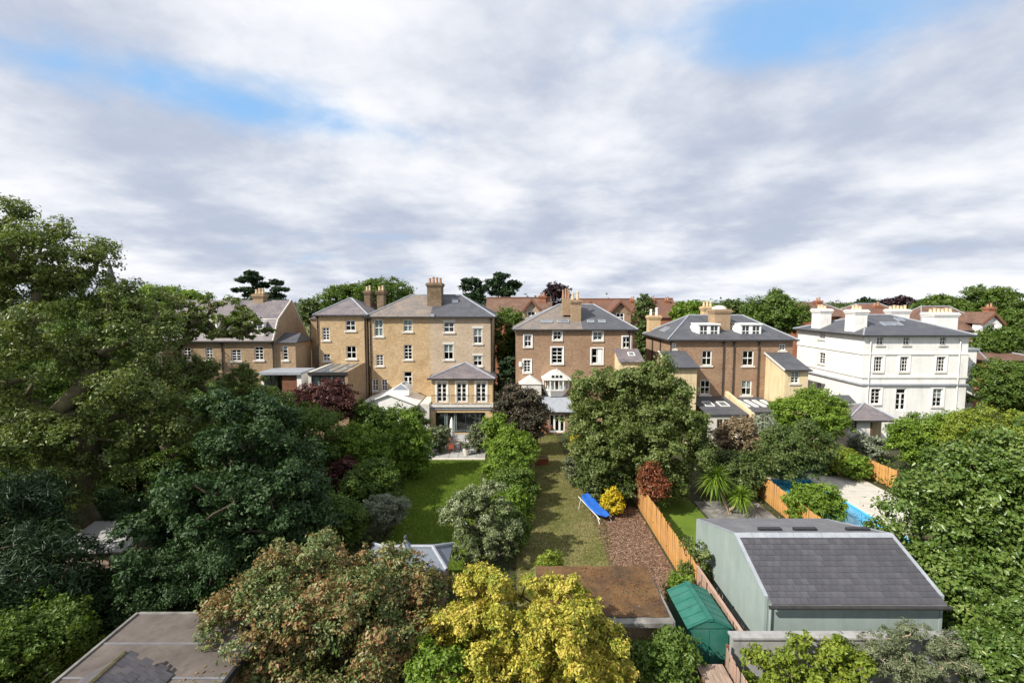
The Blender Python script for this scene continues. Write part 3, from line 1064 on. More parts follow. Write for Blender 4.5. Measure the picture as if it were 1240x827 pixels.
# ------------------------------------------------------------------ house with the tall hipped roof (centre left)
YB = 54.0
SB = YB + 9.5
bx0 = atY(447.4, 430, YB).x
bx1 = atY(596.4, 430, YB).x
bze = atY(520, 383.5, YB - 0.3).z
hb = thing('yellow_brick_house', 'tall yellow brick house under hipped slate roof, with three white French windows over a balcony', 'house', ((bx0 + bx1) / 2, YB, 0))
bmid = atY(521, 420, YB).x
W = {}
bw = [(453.2, 387, 463.9, 407.3, 2, 1, .95), (488.4, 387, 499.3, 401.5, 2, 1, .9), (489, 417.5, 499.3, 435.3, 2, 2, 0), (455.2, 429.5, 464.3, 443, 2, 2, 0),
      (450.7, 459.5, 458.4, 473, 2, 2, 0), (462, 459.5, 469.3, 473, 2, 2, 0), (537.4, 389.8, 550, 402.4, 2, 1, 0), (537.4, 417, 549, 435.3, 2, 1, .5),
      (573.2, 397.6, 583.9, 416, 2, 1, .5), (573.2, 430.5, 583.9, 443, 2, 1, .5)]
rects = [rect(YB, *q[:4]) for q in bw]
fr = rect(YB, 489, 449.8, 499.3, 474)
allr = rects + [fr]
wall(hb, M['brick_yellow'], fm(YB), bx0, bmid, 0, bze, [r for r in allr if r[1] < bmid])
wall(hb, M['brick_pale'], fm(YB), bmid, bx1, 0, bze, [r for r in allr if r[0] > bmid])
for a in ((lm(bx0), YB, SB), (rm(bx1), YB, SB)):
    wall(hb, M['brick_yellow'], a[0], a[1], a[2], 0, bze)
wall(hb, M['brick_yellow'], fm(SB), bx0, bx1, 0, bze)
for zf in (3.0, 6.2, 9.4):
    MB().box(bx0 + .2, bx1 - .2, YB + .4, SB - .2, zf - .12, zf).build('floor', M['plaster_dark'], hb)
for q, r in zip(bw, rects):
    window(hb, fm(YB), r, q[4], q[5], True, q[6], True, head=(q[0] > 520))
french(hb, fm(YB), fr, 2, 3, 0.6)
yr = YB + 4.7
bzr = atY(528, 357.5, yr).z
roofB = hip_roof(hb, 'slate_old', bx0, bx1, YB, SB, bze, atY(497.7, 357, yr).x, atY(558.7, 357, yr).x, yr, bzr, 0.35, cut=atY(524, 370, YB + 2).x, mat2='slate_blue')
c0, c1, _, _ = rect(YB + 2.5, 518, 340, 535, 372)
chimney(hb, c0, c1, YB + 2.0, YB + 3.9, bze + 0.6, atY(526, 343, YB + 2.9).z, 'brick_chim', 4, 'terracotta', poth=0.7)
sl = Vector((0, yr - YB + .35, bzr - bze)).normalized()
pz = YB + 3.2
skylight(roofB[1], (atY(551, 364, pz).x, pz, bze + (pz - YB + .35) * (bzr - bze) / (yr - YB + .35) + .02), (1, 0, 0), sl, 0.75, 0.9)
MB().box(bmid + .1, bmid + .55, YB - .35, YB - .02, bze - .1, bze + .3).build('hopper', M['lead'], hb)
downpipe(hb, bx0 + 0.15, YB, 0.2, bze - 0.3)
downpipe(hb, bx1 - 0.12, YB, 0.2, bze - 0.3, r=0.09)

# rear extension with balcony
YE = 51.2
ex0, ex1 = atY(522.5, 475, YE).x, bx1 + 0.1
eze = atY(560, 458.5, YE - 0.3).z
frs = [rect(YE, a, 463.9, b, 487.0) for a, b in ((529.2, 541), (553, 564.8), (576.6, 588.5))]
sz = atY(560, 488, YE).z
wall(hb, M['brick_new'], fm(YE), ex0, ex1, sz, eze, frs)
wall(hb, M['brick_new'], lm(ex0), YE, YB - .01, 0, eze)
wall(hb, M['brick_new'], rm(ex1), YE, YB + .3, 0, eze)
for r in frs:
    french(hb, fm(YE), r, 2, 4)
    MB(fm(YE)).box(r[0] - .18, r[0] - .01, -0.04, 0.05, r[2], r[3] + .1).box(r[1] + .01, r[1] + .18, -0.04, .05, r[2], r[3] + .1).box(r[0] - .18, r[1] + .18, -0.05, .05, r[3] + .105, r[3] + .3).build('door_surround', M['white_paint'], hb)
er = hip_roof(hb, 'slate_mauve', ex0, ex1, YE, YB + .4, eze, atY(563, 439, YB - .4).x, atY(565, 439, YB - .4).x, YB - .4, atY(564, 439.5, YB - .4).z, 0.3)
YL = 50.4
lz1 = atY(560, 492.5, YL).z
MB().box(ex0 - 1.3, ex1 + .1, YL - .25, YE + 0.1, lz1, sz - 0.003).build('balcony_slab', M['stone_white'], hb)
MB().box(ex0 - 1.2, ex1, YL - .12, YL + .05, lz1 - .28, lz1 - .003).build('lead_band', M['lead'], hb)
dr = rect(YL, 527.5, 499.4, 587.7, 524.2)
dr = (dr[0], dr[1], 0.12, dr[3])
wall(hb, M['brick_new'], fm(YL), ex0, ex1, 0, lz1, [dr])
wall(hb, M['brick_new'], lm(ex0), YL, YE, 0, lz1)
wall(hb, M['brick_new'], rm(ex1), YL, YE, 0, lz1)
MB().box(ex0 + .2, ex1 - .2, YL + .1, YB - .1, 0.02, 0.1).build('floor', M['paver_pale'], hb)
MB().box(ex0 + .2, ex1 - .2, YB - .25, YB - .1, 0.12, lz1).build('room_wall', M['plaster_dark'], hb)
sd = french(hb, fm(YL), dr, 5, 1, 0.0, 'dark_metal', 0.05, 'sliding_door')
mb = MB(fm(YL))
mb.box(dr[0] + 0.9, dr[0] + 1.25, 0.3, 0.36, 0.14, dr[3] - .1)
mb.box(dr[0] + 1.9, dr[0] + 2.2, 0.3, 0.36, 0.14, dr[3] - .1)
mb.build('curtain', M['blind'], hb)
for r in frs:                                   # iron balustrade in front of each French window
    mb = MB()
    y = YL - .1
    x0, x1 = r[0] - .45, r[1] + .45
    mb.box(x0, x1, y - .025, y + .025, sz + .98, sz + 1.04)
    mb.box(x0, x1, y - .02, y + .02, sz + .08, sz + .12)
    n = 14
    for k in range(n + 1):
        x = x0 + (x1 - x0) * k / n
        mb.box(x - .014, x + .014, y - .014, y + .014, sz, sz + .98)
    mb.build('balustrade', M['dark_metal'], hb)
downpipe(hb, ex0 - .35, YL, 0.1, lz1 - .4)
# low white annex with gabled canopy and roof lantern
ax0, ax1 = atY(436, 487, 49.5).x, ex0 - .05
az0, az1 = atY(470, 494, 49.5).z, atY(470, 478, 49.5).z
mb = MB()
w = ax1 - ax0 - 1.2
mb.prism([(ax0, 49.5, 0), (ax0 + w, 49.5, 0), (ax0 + w, 49.5, az0 + .25), (ax0 + w * .5, 49.5, az1), (ax0, 49.5, az0 + .25)],
         [(ax0, 49.8, 0), (ax0 + w, 49.8, 0), (ax0 + w, 49.8, az0 + .25), (ax0 + w * .5, 49.8, az1), (ax0, 49.8, az0 + .25)])
mb.build('annex_gable', M['white_paint'], hb)
mb = MB()
mb.prism([(ax0 - .1, 49.3, az0 + .26), (ax0 + w * .5, 49.3, az1 + .02), (ax0 + w * .5, 49.3, az1 + .14), (ax0 - .1, 49.3, az0 + .4)],
         [(ax0 - .1, YB - .05, az0 + .26), (ax0 + w * .5, YB - .05, az1 + .02), (ax0 + w * .5, YB - .05, az1 + .14), (ax0 - .1, YB - .05, az0 + .4)])
mb.prism([(ax0 + w * .5, 49.3, az1 + .02), (ax0 + w + .1, 49.3, az0 + .26), (ax0 + w + .1, 49.3, az0 + .4), (ax0 + w * .5, 49.3, az1 + .14)],
         [(ax0 + w * .5, YB - .05, az1 + .02), (ax0 + w + .1, YB - .05, az0 + .26), (ax0 + w + .1, YB - .05, az0 + .4), (ax0 + w * .5, YB - .05, az1 + .14)])
mb.build('annex_roof', M['white_paint'], hb)
MB().box(ax0, ax0 + .2, 49.85, YB - .1, 0, az0 + .2).build('annex_wall', M['stone_white'], hb)
MB().box(ax0 + w + .25, ax1, 49.9, YB - .1, 0, az0 + .35).build('annex_wall', M['stone_white'], hb)
lx0, lx1 = atY(478, 476, 52).x, atY(498, 476, 52).x
mb = MB()
mb.prism([(lx0, 50.8, az1 - .3), (lx1, 50.8, az1 - .3), (lx1, 53.2, az1 - .3), (lx0, 53.2, az1 - .3)],
         [(lx0, 50.8, az1 + .25), (lx1, 50.8, az1 + .25), (lx1, 53.2, az1 + .25), (lx0, 53.2, az1 + .25)])
ln = mb.build('roof_lantern', M['white_paint'], hb)
mb = MB()
xm = (lx0 + lx1) / 2
for s0, s1 in ((lx0, xm), (lx1, xm)):
    mb.poly([(s0, 50.8, az1 + .26), (s0, 53.2, az1 + .26), (s1, 53.0, az1 + .85), (s1, 51.2, az1 + .85)])
mb.poly([(lx0, 50.8, az1 + .26), (lx1, 50.8, az1 + .26), (xm, 51.2, az1 + .85)])
mb.build('lantern_pane', M['sky_glass'], ln)
mb = MB()
for y in (50.85, 51.6, 52.4, 53.15):
    for s0 in (lx0, lx1):
        mb.tube((s0, y, az1 + .27), (xm, min(max(y, 51.2), 53), az1 + .87), .035, .035, 5)
mb.tube((xm, 51.2, az1 + .87), (xm, 53, az1 + .87), .05, .05, 5)
mb.build('glazing_bar', M['white_paint'], ln)

# ------------------------------------------------------------------ smaller house joined on the left
hx0, hx1 = atY(384.5, 430, YB).x, bx0 - 0.25
hz = atY(415, 381.5, YB - .3).z
hn = thing('narrow_brick_house', 'narrow yellow brick house with small hipped roof, joined to the taller house', 'house', ((hx0 + hx1) / 2, YB, 0))
nw = [(390.3, 396.6, 399, 412, 2, 2, 0), (418.4, 388, 430.4, 400.5, 2, 1, 0), (419.4, 418.9, 431.5, 434.3, 2, 1, 0), (391, 428.5, 400, 437, 2, 1, 0)]
nr = [rect(YB, *q[:4]) for q in nw]
shell(hn, 'brick_yellow', hx0, hx1, YB, YB + 8, 0, hz, nr, floors=(3, 6.2, 9.4))
for q, r in zip(nw, nr):
    window(hn, fm(YB), r, q[4], q[5], True, q[6])
hip_roof(hn, 'slate_mauve', hx0, hx1, YB, YB + 8, hz, atY(423, 362, YB + 4).x, atY(426, 362, YB + 4).x, YB + 4, atY(424, 361.5, YB + 4).z, 0.28)
MB().box(hx0 - 1.3, hx0 - .01, YB + 1.6, YB + 8, 0, hz - .5).build('side_wing', M['brick_grey'], hn)
mb = MB()
mb.prism([(hx0 - 1.45, YB + 1.4, hz - .5), (hx0 - .02, YB + 1.4, hz - .5), (hx0 - .02, YB + 1.4, hz + .3)],
         [(hx0 - 1.45, YB + 8.2, hz - .5), (hx0 - .02, YB + 8.2, hz - .5), (hx0 - .02, YB + 8.2, hz + .3)])
mb.build('wing_roof', M['slate_mauve'], hn)
downpipe(hn, hx0 + .12, YB, .2, hz - .3)
downpipe(hn, hx1 - .15, YB, .2, hz - .3, r=.08)
for a, b in ((443, 450), (458, 466)):
    x0, x1, _, _ = rect(YB + 6, a, 350, b, 380)
    chimney(hn, x0, x1, YB + 5.4, YB + 6.6, hz + .2, atY(450, 352, YB + 6).z, 'brick_chim', 2, 'pot_cream')
MB().box(atY(441, 352, YB + 7.5).x, hx1 - .02, YB + 6.7, YB + 7.9, hz + .02, hz + 1.4).build('party_stack', M['brick_chim'], hn)
YN = 47.8
gx0, gx1 = atY(373, 455, YN).x, atY(421, 455, YN).x
gz0, gz1 = atY(395, 451.5, YN).z, atY(410, 439.5, YB).z
mb = MB()
mb.prism([(gx1 - .3, YN, 0), (gx1 - .3, YB - .01, 0), (gx1 - .3, YB - .01, gz1 + .1), (gx1 - .3, YB - 1.6, gz1 + .1), (gx1 - .3, YN, gz0 + .1)],
         [(gx1, YN, 0), (gx1, YB - .01, 0), (gx1, YB - .01, gz1 + .1), (gx1, YB - 1.6, gz1 + .1), (gx1, YN, gz0 + .1)])
mb.build('extension_wall', M['brick_grey'], hn)
mb = MB()
mb.prism([(gx0, YN, 0), (gx0, YB - .01, 0), (gx0, YB - .01, gz1), (gx0, YN, gz0 + .1)], [(gx0 + .3, YN, 0), (gx0 + .3, YB - .01, 0), (gx0 + .3, YB - .01, gz1), (gx0 + .3, YN, gz0 + .1)])
mb.build('extension_wall', M['stone_white'], hn)
mb = MB()
mb.prism([(gx0 + .31, YN + .1, gz0 - .1), (gx1 - .31, YN + .1, gz0 - .1), (gx1 - .31, YB - .02, gz1 - .15), (gx0 + .31, YB - .02, gz1 - .15)],
         [(gx0 + .31, YN + .1, gz0 - .05), (gx1 - .31, YN + .1, gz0 - .05), (gx1 - .31, YB - .02, gz1 - .1), (gx0 + .31, YB - .02, gz1 - .1)])
gr = mb.build('glass_roof', M['sky_glass'], hn)
mb = MB()
for k in range(1, 4):
    x = gx0 + (gx1 - gx0) * k / 4
    mb.tube((x, YN + .1, gz0 - .02), (x, YB - .05, gz1 - .07), .05, .05, 5)
mb.build('glazing_bar', M['lead'], gr)
MB().box(gx0 + .02, gx1 - .02, YN - .12, YN - .003, gz0 - .22, gz0 + .08).build('gutter', M['pipe'], hn)
rr = (gx0 + .35, gx1 - .35, 3.0, gz0 - .3)
french(hn, fm(YN), rr, 4, 1, 0, 'dark_metal', .06, 'glass_screen')
MB().box(gx0 + .35, gx1 - .35, YN + .35, YN + .4, rr[3] - 1.4, rr[3]).build('roller_blind', M['blind'], hn)
MB().box(gx0 + .3, gx1 - .3, YN + .02, YN + .3, 0, 2.98).build('extension_wall', M['brick_grey'], hn)

# ------------------------------------------------------------------ mansard house, far left
YA = 51.0
kx1 = atY(333, 430, YA).x
kx0 = atY(196, 430, YA).x
kz = atY(290, 413, YA).z
ha = thing('mansard_house', 'brick house with slate mansard roof and white dormers, half hidden by the large tree', 'house', ((kx0 + kx1) / 2, YA, 0))
aw = [(249, 420.6, 257.7, 436, 2, 2, .4), (280, 423.5, 292, 437, 2, 2, 0), (308, 419.6, 319, 436, 2, 2, 0), (222, 421, 231, 436, 2, 2, 0)]
ar = [rect(YA, *q[:4]) for q in aw]
shell(ha, 'brick_grey', kx0, kx1, YA, YA + 8.2, 0, kz, ar, floors=(3.4, 6.8))
for q, r in zip(aw, ar):
    window(ha, fm(YA), r, q[4], q[5], True, q[6])
prof = [(YA - .3, kz), (YA + 1.0, atY(300, 387, YA + 1.0).z), (YA + 4.3, atY(340, 363.5, YA + 4.3).z), (YA + 8.4, kz)]
mb = MB()
mb.prism([(kx0 - .2, y, z) for y, z in prof], [(kx1 - .12, y, z) for y, z in prof])
ra = mb.build('roof', M['slate_mauve'], ha)
mb = MB()
mb.prism([(kx1 - .11, y + (0.25 if i == 0 else 0), z + .02) for i, (y, z) in enumerate(prof)], [(kx1 + .02, y + (0.25 if i == 0 else 0), z + .02) for i, (y, z) in enumerate(prof)])
mb.build('gable_wall', M['brick_grey'], ha)
mb = MB()
for (p, q) in zip(prof[:-1], prof[1:]):
    mb.tube((kx1 - .02, p[0], p[1] + .05), (kx1 - .02, q[0], q[1] + .05), .09, .09, 6)
mb.build('verge', M['stone_white'], ha)
MB().box(kx0 - .2, kx1 + .02, YA - .45, YA - .31, kz - .12, kz + .03).build('gutter', M['pipe'], ha)
MB().box(kx0 - .2, kx1 - .15, YA + .93, YA + 1.1, prof[1][1] - .02, prof[1][1] + .1).build('roof_flashing', M['stone_white'], ha)
downpipe(ha, atY(269.7, 430, YA).x, YA, 0, kz - .3)
downpipe(ha, kx1 - .15, YA, 0, kz - .3)
for (a, b, c, d) in ((280, 388, 291.5, 405), (305.5, 391, 318.5, 405), (252, 389, 262, 405), (218, 389, 230, 405)):
    x0, x1, z0, z1 = rect(YA + .25, a, b, c, d)
    mb = MB()
    mb.box(x0 - .14, x0, YA + .12, YA + 1.6, z0 - .1, z1)
    mb.box(x1, x1 + .14, YA + .12, YA + 1.6, z0 - .1, z1)
    mb.box(x0 - .2, x1 + .2, YA + .0, YA + 1.7, z1 + .003, z1 + .16)
    dm = mb.build('dormer', M['white_paint'], ha)
    window(dm, fm(YA + .14), (x0, x1, z0, z1), 2, 2, True, 0, True)
x0, x1, z0, z1 = rect(YA + 4.3, 309, 356, 321, 366)
chimney(ha, x0, x1, YA + 3.8, YA + 4.8, z0 - .6, z1, 'brick_grey', 3, 'pot_cream')
# side annex
nx1 = atY(357.7, 430, YA + .2).x
nz = atY(345, 415, YA).z
rw = rect(YA + .25, 342, 418.7, 348.8, 436)
wall(ha, M['brick_grey'], fm(YA + .25), kx1 + .01, nx1, 0, nz, [rw])
wall(ha, M['brick_grey'], rm(nx1), YA + .25, YA + 4.2, 0, nz)
window(ha, fm(YA + .25), rw, 1, 2, True, .3)
mb = MB()
zt = atY(352, 403, YA + 2.2).z
mb.poly([(kx1 + .03, YA, nz), (nx1 + .25, YA, nz), (nx1 - .2, YA + 2.2, zt), (kx1 + .03, YA + 2.2, zt)])
mb.poly([(nx1 + .25, YA, nz), (nx1 + .25, YA + 4.5, nz), (nx1 - .2, YA + 2.2, zt)])
mb.poly([(kx1 + .03, YA + 4.5, nz), (nx1 + .25, YA + 4.5, nz), (nx1 - .2, YA + 2.2, zt), (kx1 + .03, YA + 2.2, zt)])
mb.poly([(kx1 + .03, YA, nz - .04), (nx1 + .25, YA, nz - .04), (nx1 + .25, YA + 4.5, nz - .04), (kx1 + .03, YA + 4.5, nz - .04)])
mb.build('annex_roof', M['slate_blue'], ha)
# flat-roofed extension in front of it
YX = 48.0
fx0, fx1 = atY(316, 455, YX).x, atY(366, 455, YX).x
fz = atY(340, 450.5, YX).z
MB().box(fx0 - .2, fx1, YX - .3, YA + .2, fz - .25, fz).build('flat_roof', M['lead'], ha)
mb = MB()
mb.box(fx0, fx0 + .25, YX, YA - .01, 0, fz - .26)
mb.box(fx1 - .55, fx1 - .1, YX, YX + .4, 0, fz - .26)
mb.box(fx1 - .3, fx1 - .1, YX + .41, YA - .01, 0, fz - .26)
mb.build('extension_wall', M['white_paint'], ha)
MB().box(fx1 - 2.1, fx1 - .56, YX + .12, YX + .2, 0, fz - .26).build('timber_door', M['wood_brown'], ha)
french(ha, fm(YX + .1), (fx0 + .26, fx1 - 2.11, 3.0, fz - .27), 3, 1, 0, 'dark_metal', .06, 'sliding_door')
MB().box(fx0 + .26, fx1 - 2.11, YX + .15, YX + .35, 0, 2.98).build('extension_wall', M['brick_grey'], ha)

# ------------------------------------------------------------------ brown brick house, centre
YC = 53.0
cx0, cx1 = atY(624.5, 440, YC).x, atY(768, 430, YC).x
cz = atY(695, 399, YC - .3).z
hc = thing('brown_brick_house', 'brown brick house with central chimney stack and white oriel porch, behind round green tree', 'house', ((cx0 + cx1) / 2, YC, 0))
cw = [(634.7, 406, 643.7, 419.8, 2, 1, 0), (669.8, 400.6, 680, 411.6, 2, 1, 0), (718, 401.5, 729.6, 412, 2, 1, 0), (753.8, 407.6, 763, 421.4, 2, 1, 0),
      (667.7, 420.6, 681.6, 440, 2, 2, 0), (716, 421.8, 729.6, 440.4, 2, 1, 0), (633.9, 435.8, 642.7, 450.6, 2, 2, 0)]
cr_ = [rect(YC, *q[:4]) for q in cw]
shell(hc, 'brick_brown', cx0, cx1, YC, YC + 9.5, 0, cz, cr_, floors=(3, 6, 8.6))
for q, r in zip(cw, cr_):
    w = window(hc, fm(YC), r, q[4], q[5], True, q[6], True, .1, head=False, surround=.12)
MB(fm(YC)).box(cr_[5][0] + .7, cr_[5][1] - .1, .055, .088, cr_[5][2] + .1, cr_[5][3] - .1).build('shutter', M['white_paint'], hc)
yr = YC + 4.8
czr = atY(695, 369, yr).z
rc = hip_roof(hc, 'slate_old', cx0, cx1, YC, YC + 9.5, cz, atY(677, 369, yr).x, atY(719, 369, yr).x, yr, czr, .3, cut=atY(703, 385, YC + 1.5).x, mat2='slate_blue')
x0, x1, _, _ = rect(YC + 1.6, 691.5, 370, 703, 388)
chimney(hc, x0, x1, YC + 1.2, YC + 3.2, cz + .3, atY(697, 363, YC + 2).z, 'brick_grey', 2, 'pot_cream', 'x', poth=.9)
MB().box(x0 - .9, x0 - .01, YC + 2.0, YC + 3.2, cz + 1.5, atY(697, 361, YC + 2).z).build('chimney_breast', M['brick_grey'], hc)
for k in range(3):
    MB().lathe((x0 - .8 + k * .3, YC + 2.6, atY(697, 361, YC + 2).z - .01), [(.14, 0), (.15, .1), (.1, .7 + .15 * (k % 2)), (.13, .75 + .15 * (k % 2)), (.1, .95 + .15 * (k % 2))], 8).build('chimney_pot', M['terracotta'], hc)
sl = Vector((0, yr - YC + .3, czr - cz)).normalized()
for (a, b, y, wpx) in ((655, 669, 391, 0), (674.5, 689, 391, 0), (711, 719.4, 392, 1), (724.5, 733, 392, 1)):
    pp = YC + 1.2
    xa, xb = atY(a, y, pp).x, atY(b, y, pp).x
    skylight(rc[wpx], ((xa + xb) / 2, pp, cz + (pp + .3 - YC) * (czr - cz) / (yr - YC + .3) + .02), (1, 0, 0), sl, xb - xa, .62)
downpipe(hc, cx1 - .6, YC, .2, cz - .3)
downpipe(hc, cx1 - .15, YC, .2, cz - .3)
MB().box(cx0 + .35, cx0 + .65, YC - .25, YC - .01, atY(630, 442, YC).z - .15, atY(630, 438, YC).z).build('alarm_box', M['white_paint'], hc)
# white oriel porch
YO = 51.2
ox0, ox1 = atY(658.5, 465, YO).x, atY(690, 465, YO).x
oz0, oz1, ozt = atY(674, 481, YO).z, atY(674, 460.5, YO).z, atY(674, 449.8, YO).z
om = (ox0 + ox1) / 2
mb = MB()
pl = [(ox0, YO + 1.0), (ox0 + .7, YO), (ox1 - .7, YO), (ox1, YO + 1.0), (ox1, YC - .02), (ox0, YC - .02)]
bl = [(ox0 + .4, YO + 1.2), (ox0 + .8, YO + .4), (ox1 - .8, YO + .4), (ox1 - .4, YO + 1.2), (ox1 - .4, YC - .02), (ox0 + .4, YC - .02)]
mb.prism([(x, y, oz0) for x, y in bl], [(x, y, oz0 + .7) for x, y in pl])
mb.prism([(x, y, oz0 + .7) for x, y in pl], [(x, y, oz0 + .8) for x, y in pl])
mb.build('oriel_base', M['white_paint'], hc)
mb = MB()
for i in range(4):
    x, y = pl[i]
    mb.box(x - .07, x + .07, y - .02, y + .12, oz0 + .8, oz1)
for i in range(3):
    (xa, ya), (xb, yb) = pl[i], pl[i + 1]
    for t in (0.33, 0.67):
        mb.tube((xa + (xb - xa) * t, ya + (yb - ya) * t + .05, oz0 + .8), (xa + (xb - xa) * t, ya + (yb - ya) * t + .05, oz1), .05, .05, 6)
ow = mb.build('oriel_frame', M['white_paint'], hc)
for i in range(3):
    (xa, ya), (xb, yb) = pl[i], pl[i + 1]
    m2 = MB()
    m2.poly([(xa, ya + .06, oz0 + .8), (xb, yb + .06, oz0 + .8), (xb, yb + .06, oz1), (xa, ya + .06, oz1)])
    m2.build('pane', M['glass'], ow)
m2 = MB()
m2.box(om - .55, om - .1, YO + .3, YO + .36, oz0 + .8, oz1)
m2.box(om + .25, om + .6, YO + .3, YO + .36, oz0 + .8, oz1)
m2.build('curtain', M['blind'], ow)
mb = MB()
mb.prism([(ox0 - .15, YO - .1, oz1), (ox1 + .15, YO - .1, oz1), (ox1 + .15, YO - .1, oz1 + .12), (om + .5, YO - .1, ozt - .15), (om, YO - .1, ozt), (om - .5, YO - .1, ozt - .15), (ox0 - .15, YO - .1, oz1 + .12)],
         [(ox0 - .15, YC - .02, oz1), (ox1 + .15, YC - .02, oz1), (ox1 + .15, YC - .02, oz1 + .12), (om + .5, YC - .02, ozt - .15), (om, YC - .02, ozt), (om - .5, YC - .02, ozt - .15), (ox0 - .15, YC - .02, oz1 + .12)])
po = mb.build('oriel_gable', M['white_paint'], hc)
for k in range(3):
    x = om - .42 + .42 * k
    MB().prism([(x - .16, YO - .13, oz1 + .3), (x + .16, YO - .13, oz1 + .3), (x + .12, YO - .13, oz1 + .56), (x - .12, YO - .13, oz1 + .56)],
               [(x - .16, YO - .11, oz1 + .3), (x + .16, YO - .11, oz1 + .3), (x + .12, YO - .11, oz1 + .56), (x - .12, YO - .11, oz1 + .56)]).build('fanlight', M['sky_dark'] if 'sky_dark' in M else M['dark_metal'], po)
MB().lathe((om, YO - .02, ozt - .02), [(.04, 0), (.09, .12), (.03, .22), (.05, .3), (.0, .42)], 8).build('finial', M['white_paint'], hc)
# lower bay with lead roof and French doors
YQ = 50.6
qx0, qx1 = atY(655, 510, YQ).x, atY(693, 510, YQ).x
qz = atY(674, 498.5, YQ).z
qd = rect(YQ, 665, 501.5, 684, 524)
qd = (qd[0], qd[1], .08, qd[3])
wall(hc, M['brick_brown'], fm(YQ), qx0, qx1, 0, qz, [qd])
wall(hc, M['brick_brown'], lm(qx0), YQ, YC - .01, 0, qz)
wall(hc, M['brick_brown'], rm(qx1), YQ, YC - .01, 0, qz)
french(hc, fm(YQ), qd, 3, 1, 0, 'white_paint', .13)
MB().box(qd[0] + .1, qd[1] - .1, YC - .4, YC - .3, .05, qz - .1).build('room_wall', M['plaster_dark'], hc)
MB().prism([(qx0 - .2, YQ - .25, qz), (qx1 + .2, YQ - .25, qz), (qx1 + .2, YC - .03, qz), (qx0 - .2, YC - .03, qz)],
           [(qx0 + .2, YQ + .9, oz0 - .1), (qx1 - .2, YQ + .9, oz0 - .1), (qx1 - .2, YC - .03, oz0 - .02), (qx0 + .2, YC - .03, oz0 - .02)]).build('lead_roof', M['lead'], hc)
MB().box(qx0 - .28, qx1 + .28, YQ - .4, YQ - .26, qz - .12, qz + .03).build('gutter', M['pipe'], hc)
# conservatory on the left and wing on the right
vx0, vx1 = atY(628, 470, 51.4).x, ox0 - .15
vz0, vz1 = atY(640, 465.5, 51.4).z, atY(640, 455.5, 51.8).z
mb = MB()
mb.prism([(vx0, 51.4, vz0), (vx1, 51.4, vz0), ((vx0 + vx1) / 2, 51.4, vz1)], [(vx0, YC - .02, vz0), (vx1, YC - .02, vz0), ((vx0 + vx1) / 2, YC - .02, vz1)])
cv = mb.build('conservatory_roof', M['white_paint'], hc)
MB().box(vx0 + .1, vx1 - .1, 51.5, YC - .02, 0, vz0 - .003).build('conservatory_wall', M['stone_white'], hc)
YW = 50.3
wx0, wx1 = atY(751, 440, YW).x, cx1 + .2
wz0, wz1 = atY(760, 437, YW).z, atY(760, 423, YC).z
mb = MB()
mb.prism([(wx0, YW, 0), (wx0, YC - .01, 0), (wx0, YC - .01, wz1 - .08), (wx0, YW, wz0 - .08)], [(wx1, YW, 0), (wx1, YC - .01, 0), (wx1, YC - .01, wz1 - .08), (wx1, YW, wz0 - .08)])
mb.build('wing_wall', M['cream'], hc)
mb = MB()
mb.prism([(wx0 - .15, YW - .25, wz0 - .14), (wx0 - .15, YC - .02, wz1), (wx0 - .15, YC - .02, wz1 + .1), (wx0 - .15, YW - .25, wz0 - .04)],
         [(wx1 + .15, YW - .25, wz0 - .14), (wx1 + .15, YC - .02, wz1), (wx1 + .15, YC - .02, wz1 + .1), (wx1 + .15, YW - .25, wz0 - .04)])
wr = mb.build('wing_roof', M['slate_mauve'], hc)
yy = (YW + YC) / 2
skylight(wr, ((wx0 + wx1) / 2 + .3, yy, (wz0 + wz1) / 2 + .06), (1, 0, 0), (0, YC - YW, wz1 - wz0), .7, .8, mat='white_paint')

# ------------------------------------------------------------------ brown house with dormers, right of centre
YD = 50.5
dx0, dx1 = atY(810.6, 440, YD).x, atY(959, 440, YD).x
dz = atY(885, 411.5, YD - .3).z
DD = 9.0
hd = thing('dormer_brick_house', 'brown brick house with two white roof dormers and cream side wing, beside the white villa', 'house', ((dx0 + dx1) / 2, YD, 0))
dw = [(813.5, 415.6, 819, 422.6, 2, 1, 0), (850, 424.5, 862, 442.5, 2, 1, 0), (899, 424.5, 912.8, 443, 2, 1, 0), (943.8, 416.8, 951.5, 424.5, 2, 1, 0),
      (848, 460, 860, 477.7, 2, 1, 0), (897.7, 460.3, 910.3, 478.7, 2, 1, .45)]
dr_ = [rect(YD, *q[:4]) for q in dw]
shell(hd, 'brick_brown', dx0, dx1, YD, YD + DD, 0, dz, dr_, floors=(3, 5.6, 8.2))
for q, r in zip(dw, dr_):
    window(hd, fm(YD), r, q[4], q[5], True, q[6], True, .1)
yr = YD + 4.5
dzr = atY(866, 382, yr).z
rd = hip_roof(hd, 'slate_blue', dx0, dx1, YD, YD + DD, dz, atY(834, 382, yr).x, atY(899, 382, yr).x, yr, dzr, .35)
x0, x1, _, _ = rect(YD + 1.8, 864, 376, 883, 398)
chimney(hd, x0, x1, YD + 1.5, YD + 3.3, dz + .5, atY(874, 374.5, YD + 2).z, 'brick_grey', 0, 'pot_cream')
MB().lathe(((x0 + x1) / 2, YD + 2.4, atY(874, 374.5, YD + 2).z - .01), [(.8, 0), (.72, .18), (.4, .36), (.12, .42)], 12).build('chimney_cap', M['stone_white'], hd)
x0, x1, _, _ = rect(YD + 6.5, 850, 376, 862, 385)
chimney(hd, x0, x1, YD + 6, YD + 7, dz + 1, atY(856, 371, YD + 6.5).z, 'brick_new', 3, 'pot_cream', poth=.6)
x0, x1, _, _ = rect(YD + 7.5, 787, 385, 805, 397)
